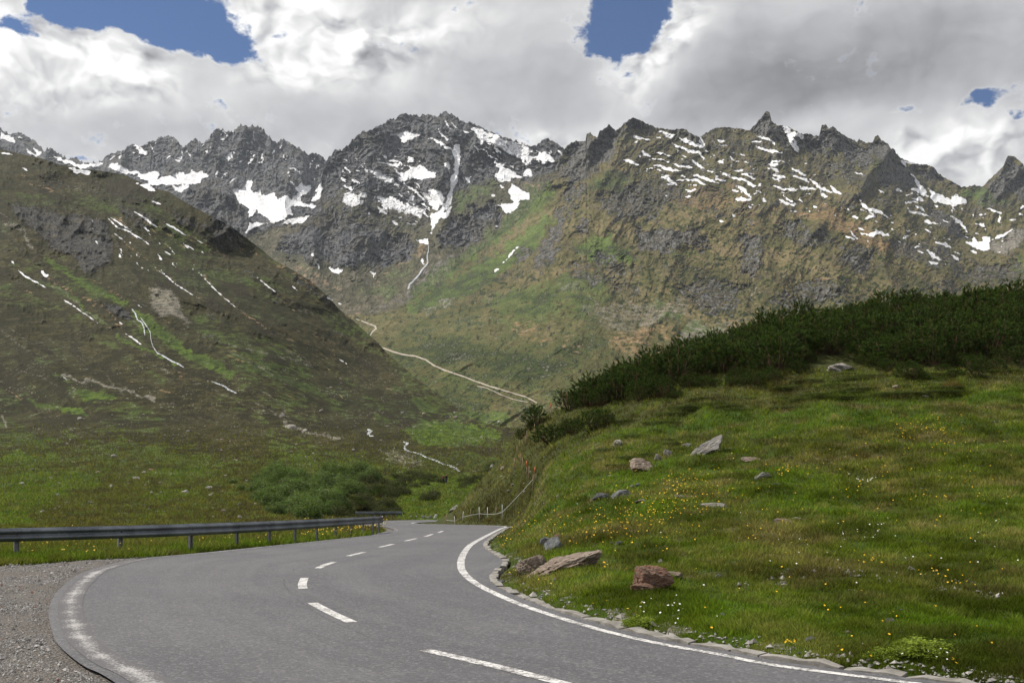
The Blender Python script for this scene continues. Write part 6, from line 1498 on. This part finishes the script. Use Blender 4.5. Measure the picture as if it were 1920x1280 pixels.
def mat_mesh(seed, W_, H_, c0, nb=420, ls=.10):
    r = np.random.RandomState(seed); VV = []; CC = []
    for i in range(nb):
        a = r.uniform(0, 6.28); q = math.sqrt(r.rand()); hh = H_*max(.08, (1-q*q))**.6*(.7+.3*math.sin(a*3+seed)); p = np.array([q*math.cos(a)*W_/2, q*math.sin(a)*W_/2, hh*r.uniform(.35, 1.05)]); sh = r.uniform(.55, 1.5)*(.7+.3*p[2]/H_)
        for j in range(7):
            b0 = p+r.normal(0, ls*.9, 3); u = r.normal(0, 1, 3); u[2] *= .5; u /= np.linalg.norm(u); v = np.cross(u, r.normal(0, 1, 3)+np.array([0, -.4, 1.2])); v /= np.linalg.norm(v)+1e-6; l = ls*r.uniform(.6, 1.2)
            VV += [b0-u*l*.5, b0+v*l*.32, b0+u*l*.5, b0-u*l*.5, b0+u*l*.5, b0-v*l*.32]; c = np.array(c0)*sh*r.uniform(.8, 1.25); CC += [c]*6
    st = MB()
    for i in range(7): a = r.uniform(0, 6.28); st.tube([(0, 0, -.1), (math.cos(a)*W_*.15, math.sin(a)*W_*.15, H_*.4), (math.cos(a)*W_*.3, math.sin(a)*W_*.3, H_*.65)], [.03, .02, .008], 5)
    return tris_to_mesh('crown', np.array(VV), np.array(CC)), st.mesh('stem', True)
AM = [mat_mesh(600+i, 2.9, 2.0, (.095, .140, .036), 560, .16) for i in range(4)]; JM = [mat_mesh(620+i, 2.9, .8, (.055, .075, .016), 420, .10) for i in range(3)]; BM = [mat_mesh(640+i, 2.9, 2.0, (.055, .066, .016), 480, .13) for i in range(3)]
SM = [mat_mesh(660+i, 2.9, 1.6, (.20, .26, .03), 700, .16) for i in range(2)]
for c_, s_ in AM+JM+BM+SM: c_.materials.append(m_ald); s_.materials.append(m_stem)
lat = lambda a, b_: Vector(LD.at(a, b_))
def scatter(n_, poly, meshes, name, w0, w1, hr, label, group, at, mind):
    A = np.array(P2(poly)); c = 0; t = 0; got = []
    while c < n_ and t < 9000:
        t += 1; x = rs.uniform(A[:, 0].min(), A[:, 0].max()); y = rs.uniform(A[:, 1].min(), A[:, 1].max()); ins = False
        for i in range(len(A)):
            a, b_ = A[i], A[(i+1) % len(A)]
            if (a[1] > y) != (b_[1] > y) and x < (b_[0]-a[0])*(y-a[1])/(b_[1]-a[1])+a[0]: ins = not ins
        if not ins or any(abs(x-p)/1.6+abs(y-q) < mind for p, q in got): continue
        p = at(x, y)
        if p is None or not np.isfinite(p[1]): continue
        got.append((x, y)); ww = rs.uniform(w0, w1); hshrub(x, y, ww, ww*hr*rs.uniform(.8, 1.2), label, at=lambda a, b__: p, meshes=meshes, name=name, group=group); c += 1
scatter(62, "478,905 510,886 560,884 600,890 680,884 700,892 690,915 650,930 640,950 600,965 580,978 520,972 500,945 482,925", AM, 'alder_bush', 34, 58, .68, 'bluish green alder bush in the thicket behind the guardrail', 'alder bushes behind the guardrail', lat, 6)
scatter(34, "590,975 640,940 690,900 740,905 760,925 740,945 745,968 700,972", BM+PM[:1], 'dwarf_pine', 28, 46, .6, 'dark olive shrub between the alders and the far guardrail', 'dark shrubs behind the guardrail', lat, 7)
scatter(14, "700,905 760,888 820,893 830,905 800,915 760,912 720,915", BM, 'dwarf_pine', 24, 38, .6, 'dark shrub on the valley floor left of the walkers', 'dark shrubs beside the walkers', lat, 7)
scatter(5, "800,930 820,928 818,938 798,940", BM, 'dwarf_pine', 26, 36, .7, 'dark shrub on the green mound below the walkers', 'shrubs below the walkers', lat, 5)
scatter(9, "850,910 900,890 930,870 900,902 868,918", BM, 'dwarf_pine', 20, 32, .55, 'dark shrub at the valley foot of the grassy bank', 'shrubs at the foot of the bank', lat, 6)
for (x, y, w_, l) in [(436, 906, 18, 'small round bush left of the alder thicket'), (452, 918, 20, 'lower small bush left of the alder thicket'), (480, 922, 22, 'dark bush at the left tip of the alder thicket'), (489, 900, 26, 'bush at the upper left of the alder thicket')]: hshrub(x, y, w_, w_*.7, l, at=lat, meshes=AM, name='alder_bush')
scatter(26, '1180,752 1290,722 1400,704 1500,678 1640,694 1760,696 1900,668 1960,660 1960,682 1900,700 1760,712 1670,712 1650,680 1520,680 1500,712 1400,730 1290,745 1200,765', PM, 'dwarf_pine', 30, 62, .62, 'small dwarf pine on the ragged lower edge of the thicket', 'small pines at the lower edge of the thicket', hat, 12)
scatter(46, "1070,760 1160,760 1260,745 1400,735 1500,700 1640,700 1900,690 1900,730 1700,740 1500,760 1300,790 1180,800 1160,780", JM, 'juniper_mat', 40, 90, .22, 'low green juniper mat between the thicket and the meadow', 'juniper mats below the thicket', hat, 11)
scatter(10, "1100,830 1250,800 1300,840 1180,880 1120,880", JM, 'juniper_mat', 36, 70, .22, 'low juniper mat on the stony bank', 'juniper mats on the stony bank', hat, 9)
for (x, y, w_, h_, l) in [(1735, 1225, 110, 46, 'big yellow green leafy plant near the lower right kerb'), (1655, 1232, 70, 30, 'yellow green leafy plant left of the big one'), (1700, 1215, 50, 26, 'small leafy plant between the two large ones'), (1205, 1172, 70, 26, 'light green leafy plant beside the kerb in the middle'), (1460, 1190, 40, 18, 'small light green plant above the rubble')]: hshrub(x, y, w_, h_, l, meshes=SM, name='leafy_plant', cat='plant')
dead = hshrub(1785, 728, 40, 26, 'rust brown dead shrub on the green rise', meshes=[mat_mesh(690, 2.9, 2.0, (.16, .075, .03), 160, .13)], name='dead_shrub')
for c_ in dead.children: c_.data.materials.append(m_ald if c_.name.startswith('crown') else m_stem)
# ---------------------------------------------------------------- air: thin haze over the whole valley, sky and clouds outside
hb_ = npmesh('haze', np.array([[x, y, z] for z in (-61, 1700) for y in (-1000, 6500) for x in (-4000, 5500)], float), np.array([[0, 2, 3, 1], [4, 5, 7, 6], [0, 1, 5, 4], [2, 6, 7, 3], [0, 4, 6, 2], [1, 3, 7, 5]]), False)
mz = D.materials.new('haze'); mz.use_nodes = True; mz.node_tree.nodes.clear(); k = NT(mz.node_tree)
pv = k.node('ShaderNodeVolumePrincipled'); pv.inputs['Color'].default_value = (.80, .88, 1.0, 1); pv.inputs['Density'].default_value = HAZE; pv.inputs['Anisotropy'].default_value = .2
o_ = k.node('ShaderNodeOutputMaterial'); k.nt.links.new(pv.outputs[0], o_.inputs['Volume'])
link('haze', hb_, mz, kind='stuff', label='thin bluish haze filling the valley')
